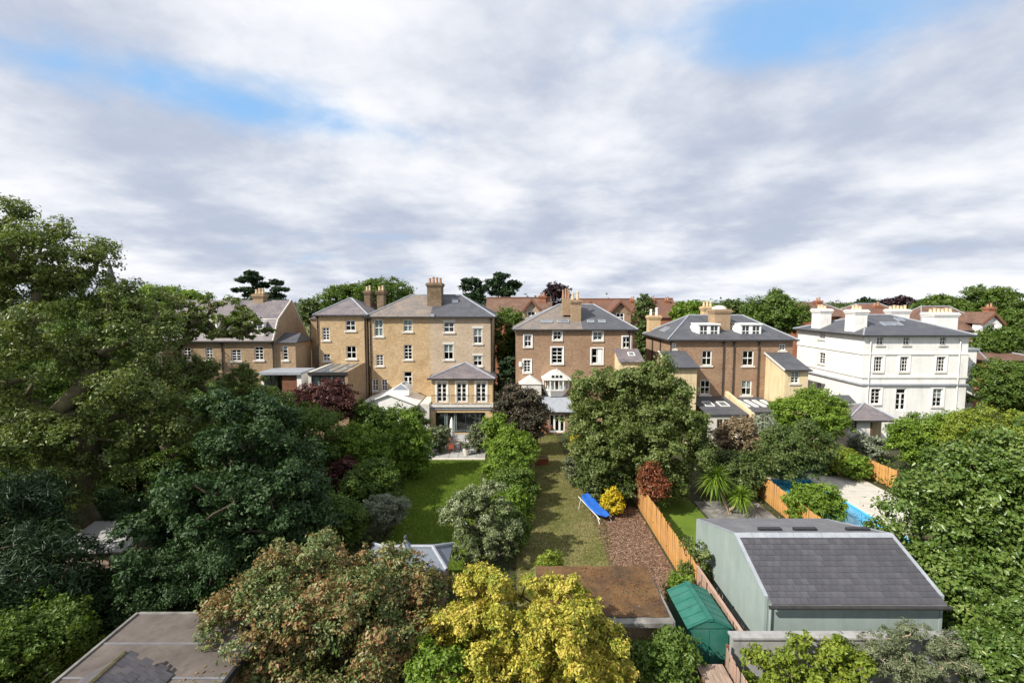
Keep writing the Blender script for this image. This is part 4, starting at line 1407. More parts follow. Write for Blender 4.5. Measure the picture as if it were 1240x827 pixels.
chimney(hd, dx0 + .1, dx0 + 1.5, YD + 8.2, YD + 9.3, dz - .3, atY(796, 382, YD + 8.5).z, 'brick_new', 2, 'white_paint', poth=.9)
sdir = (0, yr - YD, dzr - dz)
for (a, b) in ((838, 870), (889, 920.5)):
    yd = YD + .75
    x0, x1, z0, z1 = rect(yd, a + 9, 393.5, b, 408.5)
    mb = MB()
    # cheeks, flat lead top and slanting left cheek
    mb.box(x0 - .1, x0, yd, yd + 2.2, z0 - .1, z1)
    mb.box(x1, x1 + .1, yd, yd + 2.2, z0 - .1, z1)
    mb.box(x0 - .18, x1 + .18, yd - .12, yd + 2.6, z1 + .003, z1 + .14)
    xm = (x0 + x1) / 2
    mb.box(xm - .12, xm + .12, yd, yd + .15, z0 - .1, z1)
    mb.prism([(x0 - .75, yd + .6, z0 + .35), (x0 - .11, yd + .1, z0 - .05), (x0 - .11, yd + .1, z1)], [(x0 - .75, yd + 2.2, z0 + .9), (x0 - .11, yd + 2.2, z0), (x0 - .11, yd + 2.2, z1)])
    dm = mb.build('dormer', M['white_paint'], hd)
    for (p, q) in ((x0, xm - .12), (xm + .12, x1)):
        window(dm, fm(yd), (p, q, z0, z1), 2, 1, True, 0, False, .08, rec=.02)
for t in (0.3, .5, .7):                        # roof windows on the left slope
    pass
# left slope roof windows (facing the neighbour)
lsl = Vector((atY(834, 382, yr).x - dx0 + .35, 0, dzr - dz))
for k in range(2):
    yy = YD + 4.2 + k * 1.0
    xx = dx0 + .9
    skylight(rd[0], (xx, yy, dz + (xx - dx0 + .35) * lsl.z / lsl.x + .02), (0, -1, 0), lsl, .6, .9)
for p in (875.5, 888, 918):
    downpipe(hd, atY(p, 440, YD).x, YD, 4.0, dz - .3, r=.07)
downpipe(hd, dx0 + .1, YD, 0, dz - .3)
for y in (YD + 3, YD + 6):
    MB().tube((dx0 - .1, y, 0), (dx0 - .1, y, dz - .2), .06, .06, 8).build('downpipe', M['pipe'], hd)
# wings that project to the rear
def wing(root, pxl, pxr, Yw, py_top, py_low, wmat, rmat, win=None, x0=None, x1=None):
    x0 = atY(pxl, 450, Yw).x if x0 is None else x0
    x1 = atY(pxr, 450, Yw).x if x1 is None else x1
    zl, zh = atY((pxl + pxr) / 2, py_low, Yw - .2).z, atY((pxl + pxr) / 2, py_top, YD).z
    ops = [rect(Yw, *win)] if win else []
    wall(root, M[wmat], fm(Yw), x0, x1, 0, zl - .05, ops, name='wing_wall')
    for fx in (x0, x1):
        MB().prism([(fx - .005, Yw + .01, 0), (fx - .005, YD - .01, 0), (fx - .005, YD - .01, zh - .05), (fx - .005, Yw + .01, zl - .05)],
                   [(fx + .005, Yw + .01, 0), (fx + .005, YD - .01, 0), (fx + .005, YD - .01, zh - .05), (fx + .005, Yw + .01, zl - .05)]).build('wing_wall', M[wmat], root)
    if win:
        window(root, fm(Yw), ops[0], 2, 2, True, .6, True, .09)
    mb = MB()
    mb.prism([(x0 - .15, Yw - .25, zl - .12), (x0 - .15, YD - .02, zh), (x0 - .15, YD - .02, zh + .1), (x0 - .15, Yw - .25, zl - .02)],
             [(x1 + .15, Yw - .25, zl - .12), (x1 + .15, YD - .02, zh), (x1 + .15, YD - .02, zh + .1), (x1 + .15, Yw - .25, zl - .02)])
    r = mb.build('wing_roof', M[rmat], root)
    MB().prism([(x0 - .26, Yw - .25, zl - .12), (x0 - .26, YD - .02, zh), (x0 - .26, YD - .02, zh + .14), (x0 - .26, Yw - .25, zl + .02)],
               [(x0 - .153, Yw - .25, zl - .12), (x0 - .153, YD - .02, zh), (x0 - .153, YD - .02, zh + .14), (x0 - .153, Yw - .25, zl + .02)]).build('verge', M['stone_white'], root)
    MB().box(x0 - .2, x1 + .2, Yw - .37, Yw - .255, zl - .16, zl - .02).build('gutter', M['pipe'], root)
    return x0, x1, zl, zh


wing(hd, 813, 844, 46.8, 426, 444.5, 'cream', 'slate_blue')
wing(hd, 951, 979, 46.8, 428, 447.5, 'cream', 'slate_blue', (957.7, 449.5, 968, 464))
# lean-to roofs with party wall between
YT = 45.3
for (a, b, c, d, n, sw) in ((843, 890, 479.5, 501, 2, .9), (893, 937, 481, 498, 4, .38)):
    x0, x1 = atY(a, 485, 48).x, atY(b, 485, 48).x
    zt, zb = atY((a + b) / 2, c, YD).z, atY((a + b) / 2, d, YT).z
    MB().prism([(x0, YT - .2, zb - .1), (x1, YT - .2, zb - .1), (x1, YD - .02, zt - .1), (x0, YD - .02, zt - .1)],
               [(x0, YT - .2, zb), (x1, YT - .2, zb), (x1, YD - .02, zt), (x0, YD - .02, zt)]).build('lean_to_roof', M['slate_blue'], hd)
    lr = [o for o in hd.children][-1]
    wall(hd, M['stone_white'], fm(YT), x0 + .1, x1 - .1, 0, zb - .12, [(x0 + 1, x1 - 1, .4, zb - .5)], name='lean_to_wall')
    french(hd, fm(YT), (x0 + 1, x1 - 1, .4, zb - .5), 3, 1)
    for k in range(n):
        t = (k + .6) / (n + .4) if n > 2 else (.3 + .38 * k)
        f_ = .5
        skylight(lr, (x0 + (x1 - x0) * t, YT + (YD - YT) * f_, zb + (zt - zb) * f_ + .02), (1, 0, 0), (0, YD - YT, zt - zb), sw, 2.4 if n > 2 else 1.3, mat='white_paint')
xw = atY(890, 490, 48).x
zt, zb = atY(880, 477, YD).z, atY(905, 503, YT).z
MB().prism([(xw + .05, YT - .6, 0), (xw + .05, YD - .02, 0), (xw + .05, YD - .02, zt + .3), (xw + .05, YT - .6, zb + .3)],
           [(xw + .4, YT - .6, 0), (xw + .4, YD - .02, 0), (xw + .4, YD - .02, zt + .3), (xw + .4, YT - .6, zb + .3)]).build('party_wall', M['cream'], hd)

# ------------------------------------------------------------------ white stucco villa, right
YV = 48.0
vx0 = atY(1045, 440, YV).x
vx1 = atY(1171, 440, YV).x
vz = atY(1110, 406, YV - .3).z
VD = 11.2
hv = thing('white_villa', 'large white stucco villa with slate roof, white chimneys and tall sash windows', 'house', ((vx0 + vx1) / 2, YV, 0))
vw = [(1062, 407.8, 1070, 417.4, 2, 1, 0, 0), (1094, 407.8, 1101.6, 417.4, 2, 1, 0, 0), (1138.4, 407.8, 1145.7, 417.4, 2, 1, 0, 0),
      (1058, 432, 1068.5, 450, 3, 2, 0, .22), (1089.5, 432, 1099.7, 450, 3, 2, 0, .22), (1133.5, 432, 1144.5, 450, 3, 2, 0, .22),
      (1054.4, 470.6, 1066, 489, 2, 2, 0, .2), (1129, 470.6, 1141, 492, 2, 2, .5, .2)]
vr = [rect(YV, *q[:4]) for q in vw]
vf = rect(YV, 1084.7, 470.6, 1097, 497)
def side_rect(X, x0, y0, x1, y1):
    Ya, Yb = X / ((x1 - CX) / F), X / ((x0 - CX) / F)
    k = 1.0
    # account for the pitch by solving along the ray
    def hit(px, py):
        d = ray(px, py)
        t = X / d[0]
        return d[1] * t, H + d[2] * t
    ym = (y0 + y1) / 2
    return (hit(x1, ym)[0], hit(x0, ym)[0], hit((x0 + x1) / 2, y1)[1], hit((x0 + x1) / 2, y0)[1])
sv = [side_rect(vx0, 991.5, 403.5, 999, 410.6), side_rect(vx0, 991.5, 427, 999, 440.5), side_rect(vx0, 988, 463, 994, 475)]
shell(hv, 'stucco', vx0, vx1, YV, YV + VD, 0, vz, vr + [vf], left=sv, floors=(1.5, 4.9, 8.3))
for q, r in zip(vw, vr):
    window(hv, fm(YV), r, q[4], q[5], True, q[6], True, .055, surround=q[7])
for r in sv:
    window(hv, lm(vx0), r, 2, 2, True, 0, True, .08)
french(hv, fm(YV), vf, 2, 3, .5)
for (py, t, o, mt) in ((427, .2, .1, 'stucco'), (455, .22, .09, 'stucco'), (464.6, .16, .2, 'lead'), (409.0 - 1.6, .12, .14, 'stucco')):
    z = atY(1110, py, YV).z
    MB().box(vx0 - o, vx1 + o, YV - o, YV - .003, z - t, z).box(vx0 - o, vx0 - .003, YV - .003, YV + VD, z - t, z).build('string_course', M[mt], hv)
for (a, b) in ((vx0, vx0 + .75), (vx1 - .75, vx1)):
    for (z0, z1) in ((0, atY(1110, 466.2, YV).z - .05), (atY(1110, 455, YV).z + .01, atY(1110, 427, YV).z - .21)):
        MB().box(a - .05 if a == vx0 else a, b + .05 if b == vx1 else b, YV - .06, YV - .003, z0, z1).build('pilaster', M['stucco'], hv)
yr = YV + 5.6
vzr = atY(1080, 381.5, yr).z
rv = hip_roof(hv, 'slate_blue', vx0, vx1, YV, YV + VD, vz, vx0 + 3.8, vx1 - 4.0, yr - .6, vzr, .4, cut=None)
for (a, b, c, d, y, ww) in ((1068, 1082, 391, 397, 2.4, 1.2), (1082, 1090, 391, 397, 2.4, .8), (1084, 1094, 386, 391, 3.6, .7)):
    xx = atY((a + b) / 2, (c + d) / 2, YV + y).x
    skylight(rv[0], (xx, YV + y, vz + (y + .4) * (vzr - vz) / (yr - .6 - YV + .4) + .02), (1, 0, 0), (0, yr - .6 - YV, vzr - vz), ww, .9)
def vstack(px0, px1, py_top, y, dep, pots):
    x0, x1 = atY(px0, 390, y).x, atY(px1, 390, y).x
    chimney(hv, x0, x1, y, y + dep, vz - .2, atY((px0 + px1) / 2, py_top, y).z, 'stucco', pots, 'pot_cream', 'x', poth=.45)
for y0_, wv in ((YV + 1.6, 1.5), (YV + 7.2, 1.6)):
    chimney(hv, vx0 + .1, vx0 + 1.35, y0_, y0_ + wv, vz - .1, vz + 2.5, 'stucco', 3, 'pot_cream', 'y', poth=.45)
vstack(1131, 1160, 378.5, YV + 5.0, 1.6, 6)
vstack(1079, 1101, 374.5, YV + 9.2, 1.0, 5)
for p in (1052, 1160):
    MB().tube((atY(p, 440, YV).x, YV - .12, .1), (atY(p, 440, YV).x, YV - .12, vz - .35), .055, .055, 8).build('downpipe', M['stucco'], hv)
wx = atY(1182, 440, YV + 3).x
MB().box(vx1 + .01, wx, YV + 3, YV + 9, 0, atY(1175, 424, YV + 3).z).build('side_wing', M['stucco'], hv)
MB().box(vx1 + .01, wx + .15, YV + 2.85, YV + 9.15, atY(1175, 424, YV + 3).z + .003, atY(1175, 424, YV + 3).z + .2).build('wing_roof', M['lead'], hv)
# porch with sloping canopy
pz = atY(1180, 474, YV).z
pxr = atY(1192, 480, YV + .4).x
mb = MB()
mb.prism([(vx1 + .06, YV + .1, pz), (pxr, YV + .1, pz - 1.1), (pxr, YV + .1, pz - .9), (vx1 + .06, YV + .1, pz + .2)],
         [(vx1 + .06, YV + 2.8, pz), (pxr, YV + 2.8, pz - 1.1), (pxr, YV + 2.8, pz - .9), (vx1 + .06, YV + 2.8, pz + .2)])
mb.build('porch_canopy', M['white_paint'], hv)
MB().box(pxr - .35, pxr - .05, YV + .2, YV + .5, 0, pz - 1.05).build('porch_post', M['white_paint'], hv)
MB().box(vx1 + .05, pxr - .05, YV + 2.3, YV + 2.6, 0, pz - 1.12).build('porch_wall', M['wood_brown'], hv)

# small pavilion in front of the villa
YP = 43.0
sx0, sx1 = atY(1027, 515, YP).x, atY(1080, 515, YP).x
szz = atY(1053, 508, YP).z
hp = thing('garden_pavilion', 'low cream pavilion with hipped slate roof, in front of the white villa', 'outbuilding', ((sx0 + sx1) / 2, YP, 0))
sxm = atY(1054, 515, YP).x
rw = rect(YP, 1029.8, 510, 1037.5, 521)
wall(hp, M['stucco'], fm(YP), sx0, sxm, 0, szz, [rw])
window(hp, fm(YP), rw, 2, 3, False, 0, False, .07, 'dark_metal')
wall(hp, M['stucco'], lm(sx0), YP, YP + 4, 0, szz)
MB().box(sxm + .01, sxm + .2, YP + .02, YP + 1.2, 0, szz).build('corner_post', M['wood_brown'], hp)
wall(hp, M['cream'], fm(YP + 1.2), sxm, sx1, 0, szz)
wall(hp, M['cream'], rm(sx1), YP + 1.2, YP + 4, 0, szz)
hip_roof(hp, 'slate_mauve', sx0, sx1, YP, YP + 4.2, szz, atY(1046, 488, YP + 2.1).x, atY(1048, 488, YP + 2.1).x, YP + 2.1, atY(1047, 488.5, YP + 2.1).z, .35)
lx0, lx1 = atY(1022, 495, 45.5).x, atY(1044, 495, 45.5).x
MB().prism([(lx0, 45, szz + .1), (lx1, 45, szz + .1), (lx1, 47.4, szz + 1.3), (lx0, 47.4, szz + 1.3)], [(lx0, 45, szz + .2), (lx1, 45, szz + .2), (lx1, 47.4, szz + 1.4), (lx0, 47.4, szz + 1.4)]).build('link_roof', M['slate_blue'], hp)

# ------------------------------------------------------------------ houses beyond
def far_house(label, px0, px1, Y, py_eave, py_ridge, wmat, rmat, gables=(), chim=(), depth=9.0, hip=True, wins=()):
    x0, x1 = atY(px0, py_eave, Y).x, atY(px1, py_eave, Y).x
    ze, zr = atY((px0 + px1) / 2, py_eave, Y).z, atY((px0 + px1) / 2, py_ridge, Y + depth / 2).z
    h = thing('far_house', label, 'house', ((x0 + x1) / 2, Y, 0), 'houses in the next street')
    ops = [rect(Y, *w) for w in wins]
    shell(h, wmat, x0, x1, Y, Y + depth, 0, ze, ops)
    for r in ops:
        window(h, fm(Y), r, 2, 1, False, 0, False, .12)
    if hip:
        hip_roof(h, rmat, x0, x1, Y, Y + depth, ze, x0 + min(4, (x1 - x0) * .3), x1 - min(4, (x1 - x0) * .3), Y + depth / 2, zr, .4)
    else:
        MB().prism([(x0 - .3, Y - .4, ze - .1), (x0 - .3, Y + depth + .4, ze - .1), (x0 - .3, Y + depth / 2, zr)],
                   [(x1 + .3, Y - .4, ze - .1), (x1 + .3, Y + depth + .4, ze - .1), (x1 + .3, Y + depth / 2, zr)]).build('roof', M[rmat], h)
        MB().tube((x0 - .3, Y + depth / 2, zr + .05), (x1 + .3, Y + depth / 2, zr + .05), .14, .14, 6).build('ridge_tile', M['tile_red'], h)
    for (a, b, pe, pa, gm) in gables:
        yy = Y - 1.4
        g0, g1 = atY(a, pe, yy).x, atY(b, pe, yy).x
        gz, ga = atY((a + b) / 2, pe, yy).z, atY((a + b) / 2, pa, yy).z
        gm_ = (g0 + g1) / 2
        wi = (gm_ - .7, gm_ + .7, gz - 1.6, gz - .1)
        wall(h, M[gm], fm(yy), g0 + .3, g1 - .3, 0, gz, [wi], name='gable_wall')
        for fx in (g0 + .3, g1 - .3):
            MB().box(fx - .01, fx + .01, yy + .01, Y, 0, gz).build('gable_wall', M[gm], h)
        window(h, fm(yy), wi, 2, 1, True, 0, False, .16)
        MB().prism([(g0 + .3, yy, gz), (g1 - .3, yy, gz), (gm_, yy, ga - .25)], [(g0 + .3, yy + .2, gz), (g1 - .3, yy + .2, gz), (gm_, yy + .2, ga - .25)]).build('gable_wall', M[gm], h)
        MB().prism([(g0, yy - .4, gz - .1), (gm_, yy - .4, ga), (g1, yy - .4, gz - .1), (g1 - .25, yy - .4, gz - .2), (gm_, yy - .4, ga - .3), (g0 + .25, yy - .4, gz - .2)],
                   [(g0, Y + depth / 2, gz - .1), (gm_, Y + depth / 2, ga), (g1, Y + depth / 2, gz - .1), (g1 - .25, Y + depth / 2, gz - .2), (gm_, Y + depth / 2, ga - .3), (g0 + .25, Y + depth / 2, gz - .2)]).build('gable_roof', M[rmat], h)
        MB().prism([(g0 - .1, yy - .5, gz - .25), (gm_, yy - .5, ga - .05), (g1 + .1, yy - .5, gz - .25), (g1 - .3, yy - .5, gz - .3), (gm_, yy - .5, ga - .45), (g0 + .3, yy - .5, gz - .3)],
                   [(g0 - .1, yy - .41, gz - .25), (gm_, yy - .41, ga - .05), (g1 + .1, yy - .41, gz - .25), (g1 - .3, yy - .41, gz - .3), (gm_, yy - .41, ga - .45), (g0 + .3, yy - .41, gz - .3)]).build('bargeboard', M['wood_brown'], h)
    for (a, b, pt) in chim:
        yy = Y + depth * .35
        q0, q1 = atY(a, pt, yy).x, atY(b, pt, yy).x
        chimney(h, q0, q1, yy, yy + 1.1, ze, atY((a + b) / 2, pt, yy).z, 'brick_red' if wmat != 'stucco' else 'brick_grey', 2, 'terracotta')
    return h


far_house('red tiled house with pale gable, left of the copper beech', 590, 668, 80, 384, 361, 'brick_red', 'tile_brown', [(631, 656, 376, 361.5, 'brick_pale')], [(653, 661, 358)], hip=False)
far_house('red tiled house with dark bargeboard gables, behind the brown brick house', 700, 772, 82, 386, 362.5, 'brick_red', 'tile_red', [(736, 766, 378, 363, 'brick_brown'), (706, 724, 376, 364, 'brick_brown')], [(764, 769, 363)], hip=False)
far_house('small red roofed house seen above the dormer house, near the lime green tree', 788, 822, 88, 384, 362, 'brick_red', 'tile_red', (), [(789, 793, 362), (806, 811, 363)], hip=False)
far_house('long brown tiled house behind the chimneys of the white villa', 955, 1035, 84, 383, 366, 'brick_red', 'tile_brown', (), [(990, 996, 364)])
far_house('red tiled house between the white villa chimneys', 1036, 1112, 80, 387, 368, 'brick_red', 'tile_red', (), [(1060, 1068, 370)])
far_house('brown roofed house with white timbered gable, right of the villa', 1116, 1205, 76, 400, 371, 'brick_red', 'tile_brown', [(1186, 1216, 391, 378, 'white_paint')], [(1198, 1206, 372)], wins=[(1178, 398.5, 1184, 404)])
far_house('low orange brick house at the right edge, beyond the dark tree', 1196, 1262, 60, 436, 424, 'brick_red', 'tile_brown', (), (), 7.0)

sp = atY(134, 338, 170)
spire = thing('church_spire', 'thin dark church spire rising over the left treetops', 'spire', (sp.x, 170, 0))
mb = MB()
mb.box(sp.x - 3, sp.x + 3, 167, 173, 0, 17)
mb.build('tower', M['brick_grey'], spire)
mb = MB()
mb.lathe((sp.x, 170, 17.0), [(2.6, 0), (1.9, 2.5), (.12, atY(130, 315, 170).z - 17)], 8)
mb.build('steeple', M['slate_blue'], spire)

# ------------------------------------------------------------------ outbuilding with slate roof
GX0, GX1 = 9.7, 16.3
GY0, GYR, GY1 = 17.5, 20.1, 24.3
GZ0, GZR, GZ1 = 2.78, 4.02, 2.75
go = thing('green_outbuilding', 'pale green rendered outbuilding with a dark slate roof, beside the timber fence', 'outbuilding', ((GX0 + GX1) / 2, GY0, 0))
mb = MB()
mb.box(GX0 + .02, GX1 - .02, GY0, GY0 + .25, 0, GZ0 - .04)
mb.build('front_wall', M['render_green'], go)
pg = [(GY0 - .02, 0), (GY1, 0), (GY1, GZ1 - .02), (GYR, GZR + .02), (GY0 - .02, GZ0 + .07)]
for a, b in ((GX0 - .1, GX0 + .015), (GX1 - .015, GX1 + .1)):
    MB().prism([(a, y, z) for y, z in pg], [(b, y, z) for y, z in pg]).build('side_wall', M['render_green'], go)
    MB().prism([(a - .015, y, z + d) for (y, z), d in ((pg[2], .003), (pg[3], .003), (pg[3], .03), (pg[2], .03))], [(b + .015, y, z + d) for (y, z), d in ((pg[2], .003), (pg[3], .003), (pg[3], .03), (pg[2], .03))]).build('wall_coping', M['lead'], go)
    MB().prism([(a - .015, y, z + d) for (y, z), d in ((pg[4], .003), (pg[3], .003), (pg[3], .03), (pg[4], .03))], [(b + .015, y, z + d) for (y, z), d in ((pg[4], .003), (pg[3], .003), (pg[3], .03), (pg[4], .03))]).build('wall_coping', M['lead'], go)
MB().box(GX0 + .02, GX1 - .02, GY1 - .25, GY1, 0, GZ1 - .05).build('rear_wall', M['render_green'], go)
fu = Vector((0, GYR - GY0 + .3, GZR - GZ0 + .06)).normalized()
fn = Vector((1, 0, 0)).cross(fu)
MB().prism([(GX0 + .02, GY0 - .3, GZ0 - .12), (GX1 - .02, GY0 - .3, GZ0 - .12), (GX1 - .02, GYR, GZR - .06), (GX0 + .02, GYR, GZR - .06)],
           [(GX0 + .02, GY0 - .3, GZ0 - .06), (GX1 - .02, GY0 - .3, GZ0 - .06), (GX1 - .02, GYR, GZR), (GX0 + .02, GYR, GZR)]).build('roof', M['felt'], go)
roofF = bpy.data.objects[[o.name for o in go.children][-1]]
ncol, ncou = 23, 12
LS = Vector((0, GYR - GY0 + .3, GZR - GZ0 + .06)).length
sw, sh = (GX1 - GX0 - .06) / ncol, LS / ncou
def slate_me(w, mat):
    mb = MB(lambda a, b, c: tuple(Vector((a, 0, 0)) + fu * b + fn * c))
    i = [mb.pt(*p) for p in ((-w / 2, 0, 0.012), (w / 2, 0, .012), (w / 2, sh * 1.35, -.004), (-w / 2, sh * 1.35, -.004), (-w / 2, 0, .026), (w / 2, 0, .026), (w / 2, sh * 1.35, .004), (-w / 2, sh * 1.35, .004))]
    for q in ((0, 3, 2, 1), (4, 5, 6, 7), (0, 1, 5, 4), (1, 2, 6, 5), (2, 3, 7, 6), (3, 0, 4, 7)):
        mb.f.append([i[k] for k in q])
    me = bpy.data.meshes.new('slate')
    me.from_pydata(mb.v, [], mb.f)
    me.materials.append(mat)
    return me
def shade_mat(k):
    base = (0.066 + .006 * k, 0.065 + .006 * k, 0.073 + .006 * k)
    return noisy('slate_piece_%d' % k, [tuple(x * .8 for x in base), base, tuple(x * 1.3 for x in base)], 2.2, .42 + .03 * k, 7, .25, 14)
sm = [shade_mat(k) for k in range(4)]
full = [slate_me(sw - .012, m) for m in sm]
half = [slate_me(sw / 2 - .012, m) for m in sm]
for j in range(ncou):
    off = 0 if j % 2 == 0 else .5
    xs = [(i + .5 + off, 1) for i in range(ncol - (1 if off else 0))]
    if off:
        xs = [(.25, 0)] + xs + [(ncol - .25, 0)]
    for (xx, fl) in xs:
        k = RND.choice((0, 0, 1, 1, 2, 3))
        o = link_mesh('slate', (full if fl else half)[k], None, roofF)
        p = Vector((GX0 + .03 + xx * sw, GY0 - .3, GZ0 - .055)) + fu * (j * sh + RND.uniform(-.006, .006)) + fn * RND.uniform(.0, .006)
        o.location = p - ORG[go.name]
        o.rotation_euler = (RND.uniform(-.006, .006), 0, RND.uniform(-.008, .008))
bu = Vector((0, GY1 - GYR + .15, GZ1 - GZR)).normalized()
MB().prism([(GX0 + .02, GYR + .002, GZR - .06), (GX1 - .02, GYR + .002, GZR - .06), (GX1 - .02, GY1 + .15, GZ1 - .1), (GX0 + .02, GY1 + .15, GZ1 - .1)],
           [(GX0 + .02, GYR + .002, GZR), (GX1 - .02, GYR + .002, GZR), (GX1 - .02, GY1 + .15, GZ1 - .04), (GX0 + .02, GY1 + .15, GZ1 - .04)]).build('felt_roof', M['felt'], go)
feltR = bpy.data.objects[[o.name for o in go.children][-1]]
for k in range(11):                      # ridge tiles
    a = GX0 + .03 + (GX1 - GX0 - .06) * k / 11
    b = GX0 + .03 + (GX1 - GX0 - .06) * (k + 1) / 11 - .015
    MB().prism([(a, GYR - .2, GZR - .055), (a, GYR, GZR + .07), (a, GYR + .2, GZR - .02), (a, GYR + .2, GZR - .05), (a, GYR, GZR + .03), (a, GYR - .2, GZR - .085)],
               [(b, GYR - .2, GZR - .05), (b, GYR, GZR + .075), (b, GYR + .2, GZR - .015), (b, GYR + .2, GZR - .05), (b, GYR, GZR + .03), (b, GYR - .2, GZR - .08)]).build('ridge_tile', M['lead'], go)
for px, w in ((898, .55), (938, .7), (998, .6)):
    yy = GYR + 2.2
    xx = atY(px, 640, yy).x
    skylight(feltR, (xx, yy, GZR + (yy - GYR) * (GZ1 - GZR) / (GY1 - GYR) + .02), (-1, 0, 0), bu, w, .9, mat='felt')
    MB().box(xx + .1, xx + 1.1, GYR + .75, GYR + .95, GZR - .30, GZR - .13).build('roof_vent', M['dark_metal'], feltR)
mb = MB()
mb.tube((GX0 - .1, GY0 - .36, GZ0 - .13), (GX1 + .1, GY0 - .36, GZ0 - .16), .07, .07, 8)
mb.build('gutter', M['pipe'], go)
MB().tube((GX0 + .1, GY0 - .08, 0), (GX0 + .1, GY0 - .08, GZ0 - .2), .045, .045, 8).build('downpipe', M['render_green'], go)

# rendered boundary wall in front of it
bwall = thing('boundary_wall', 'long pale grey rendered garden wall in front of the green outbuilding', 'wall', (13, 16.6, 0))
MB().box(7.95, 17.4, 16.45, 16.7, 0, 1.92).build('wall_panel', M['wall_grey'], bwall)
for k in range(8):
    a = 7.9 + k * 1.19
    MB().box(a, a + 1.18, 16.38, 16.77, 1.923, 2.0).build('coping_stone', M['wall_grey'], bwall)

# green plastic shed
gs = thing('green_shed', 'small green plastic garden shed with ribbed gable roof, next to mossy brown shed', 'shed', (7.47, 18.4, 0))
SX0, SX1, SY0, SY1 = 6.6, 8.33, 17.25, 19.7
MB().box(SX0 + .08, SX1 - .08, SY0 + .08, SY1 - .08, 0, 1.74).build('body', M['green_plastic'], gs)
SXM = (SX0 + SX1) / 2
for k, (a, za, b, zb) in enumerate(((SX0, 1.7, SXM - .09, 2.05), (SXM + .09, 2.05, SX1, 1.7))):
    MB().prism([(a, SY0, za), (b, SY0, zb), (b, SY0, zb + .05), (a, SY0, za + .05)], [(a, SY1, za), (b, SY1, zb), (b, SY1, zb + .05), (a, SY1, za + .05)]).build('roof_panel', M['green_plastic'], gs)
    rp = bpy.data.objects[[o.name for o in gs.children][-1]]
    for j in range(6):
        y = SY0 + .1 + j * (SY1 - SY0 - .2) / 5
        MB().prism([(a, y - .025, za + .052), (b, y - .025, zb + .052), (b, y - .025, zb + .075), (a, y - .025, za + .075)], [(a, y + .025, za + .052), (b, y + .025, zb + .052), (b, y + .025, zb + .075), (a, y + .025, za + .075)]).build('rib', M['green_plastic'], rp)
MB().box(SXM - .1, SXM + .1, SY0 - .02, SY1 + .02, 2.03, 2.14).build('ridge_cap', M['green_plastic'], gs)
MB().prism([(SX0 + .1, SY0 + .03, 1.73), (SX1 - .1, SY0 + .03, 1.73), (SXM, SY0 + .03, 2.05)], [(SX0 + .1, SY0 + .07, 1.73), (SX1 - .1, SY0 + .07, 1.73), (SXM, SY0 + .07, 2.05)]).build('gable_panel', M['green_plastic'], gs)
for k in range(2):
    a = SX0 + .14 + k * (SX1 - SX0 - .26) / 2
    MB().box(a, a + (SX1 - SX0 - .3) / 2, SY0 + .04, SY0 + .078, .08, 1.66).build('door', M['green_plastic'], gs)

# mossy brown-roofed shed
ms = thing('mossy_shed', 'old masonry shed with flat mossy brown roof, behind the yellow shrub', 'shed', (3.5, 18.4, 0))
MX0, MX1, MY0, MY1 = 1.1, 5.75, 17.0, 20.0
mb = MB()
nx, ny = 20, 14
idx = {}
for j in range(ny + 1):
    for i in range(nx + 1):
        x = MX0 - .1 + (MX1 - MX0 + .2) * i / nx
        y = MY0 + .05 + (MY1 - MY0) * j / ny
        e = min(i, nx - i, j, ny - j)
        z = 2.32 + .26 * j / ny + .015 * math.sin(i * 1.3 + j) + (0.03 if e == 0 else 0) + RND.uniform(-.008, .008)
        idx[i, j] = mb.pt(x, y, z)
for j in range(ny):
    for i in range(nx):
        mb.f.append([idx[i, j], idx[i + 1, j], idx[i + 1, j + 1], idx[i, j + 1]])
mb.build('roof', M['moss_roof'], ms, True)
MB().prism([(MX0 - .12, MY0 - .02, 2.1), (MX1 + .12, MY0 - .02, 2.1), (MX1 + .12, MY1 + .1, 2.36), (MX0 - .12, MY1 + .1, 2.36)], [(MX0 - .12, MY0 - .02, 2.30), (MX1 + .12, MY0 - .02, 2.30), (MX1 + .12, MY1 + .1, 2.55), (MX0 - .12, MY1 + .1, 2.55)]).build('roof_slab', M['concrete'], ms)
MB().box(MX0 - .14, MX1 + .14, MY0 - .3, MY0 - .023, 2.16, 2.33).build('front_kerb', M['concrete'], ms)
MB().box(MX1 + .123, MX1 + .2, MY0 - .3, MY1 + .1, 2.2, 2.40).build('side_kerb', M['concrete'], ms)
MB().box(MX0, MX1, MY0 + .02, MY1, 0, 2.09).build('wall', M['brick_grey'], ms)

# zinc summerhouse roof behind the bronze shrub
sh_ = thing('summerhouse', 'blue-grey metal roofed summerhouse with small pointed cupola, at the end of the green lawn', 'summerhouse', (-4.9, 21.6, 0))
MB().box(-6.6, -3.1, 20.7, 22.6, 0, 2.15).build('wall', M['wood_grey'], sh_)
hip_roof(sh_, 'zinc', -6.6, -3.1, 20.7, 22.6, 2.16, -6.0, -3.7, 21.65, 2.62, .2, gutter=False)
MB().lathe((-4.95, 21.65, 2.45), [(.42, 0), (.40, .1), (.12, .42), (.05, .55)], 8).build('cupola', M['zinc'], sh_)
MB().lathe((-4.95, 21.65, 2.98), [(.02, 0), (.09, .06), (.1, .12), (.07, .19), (.01, .24)], 10).build('finial', M['plant_pot'], sh_, True)

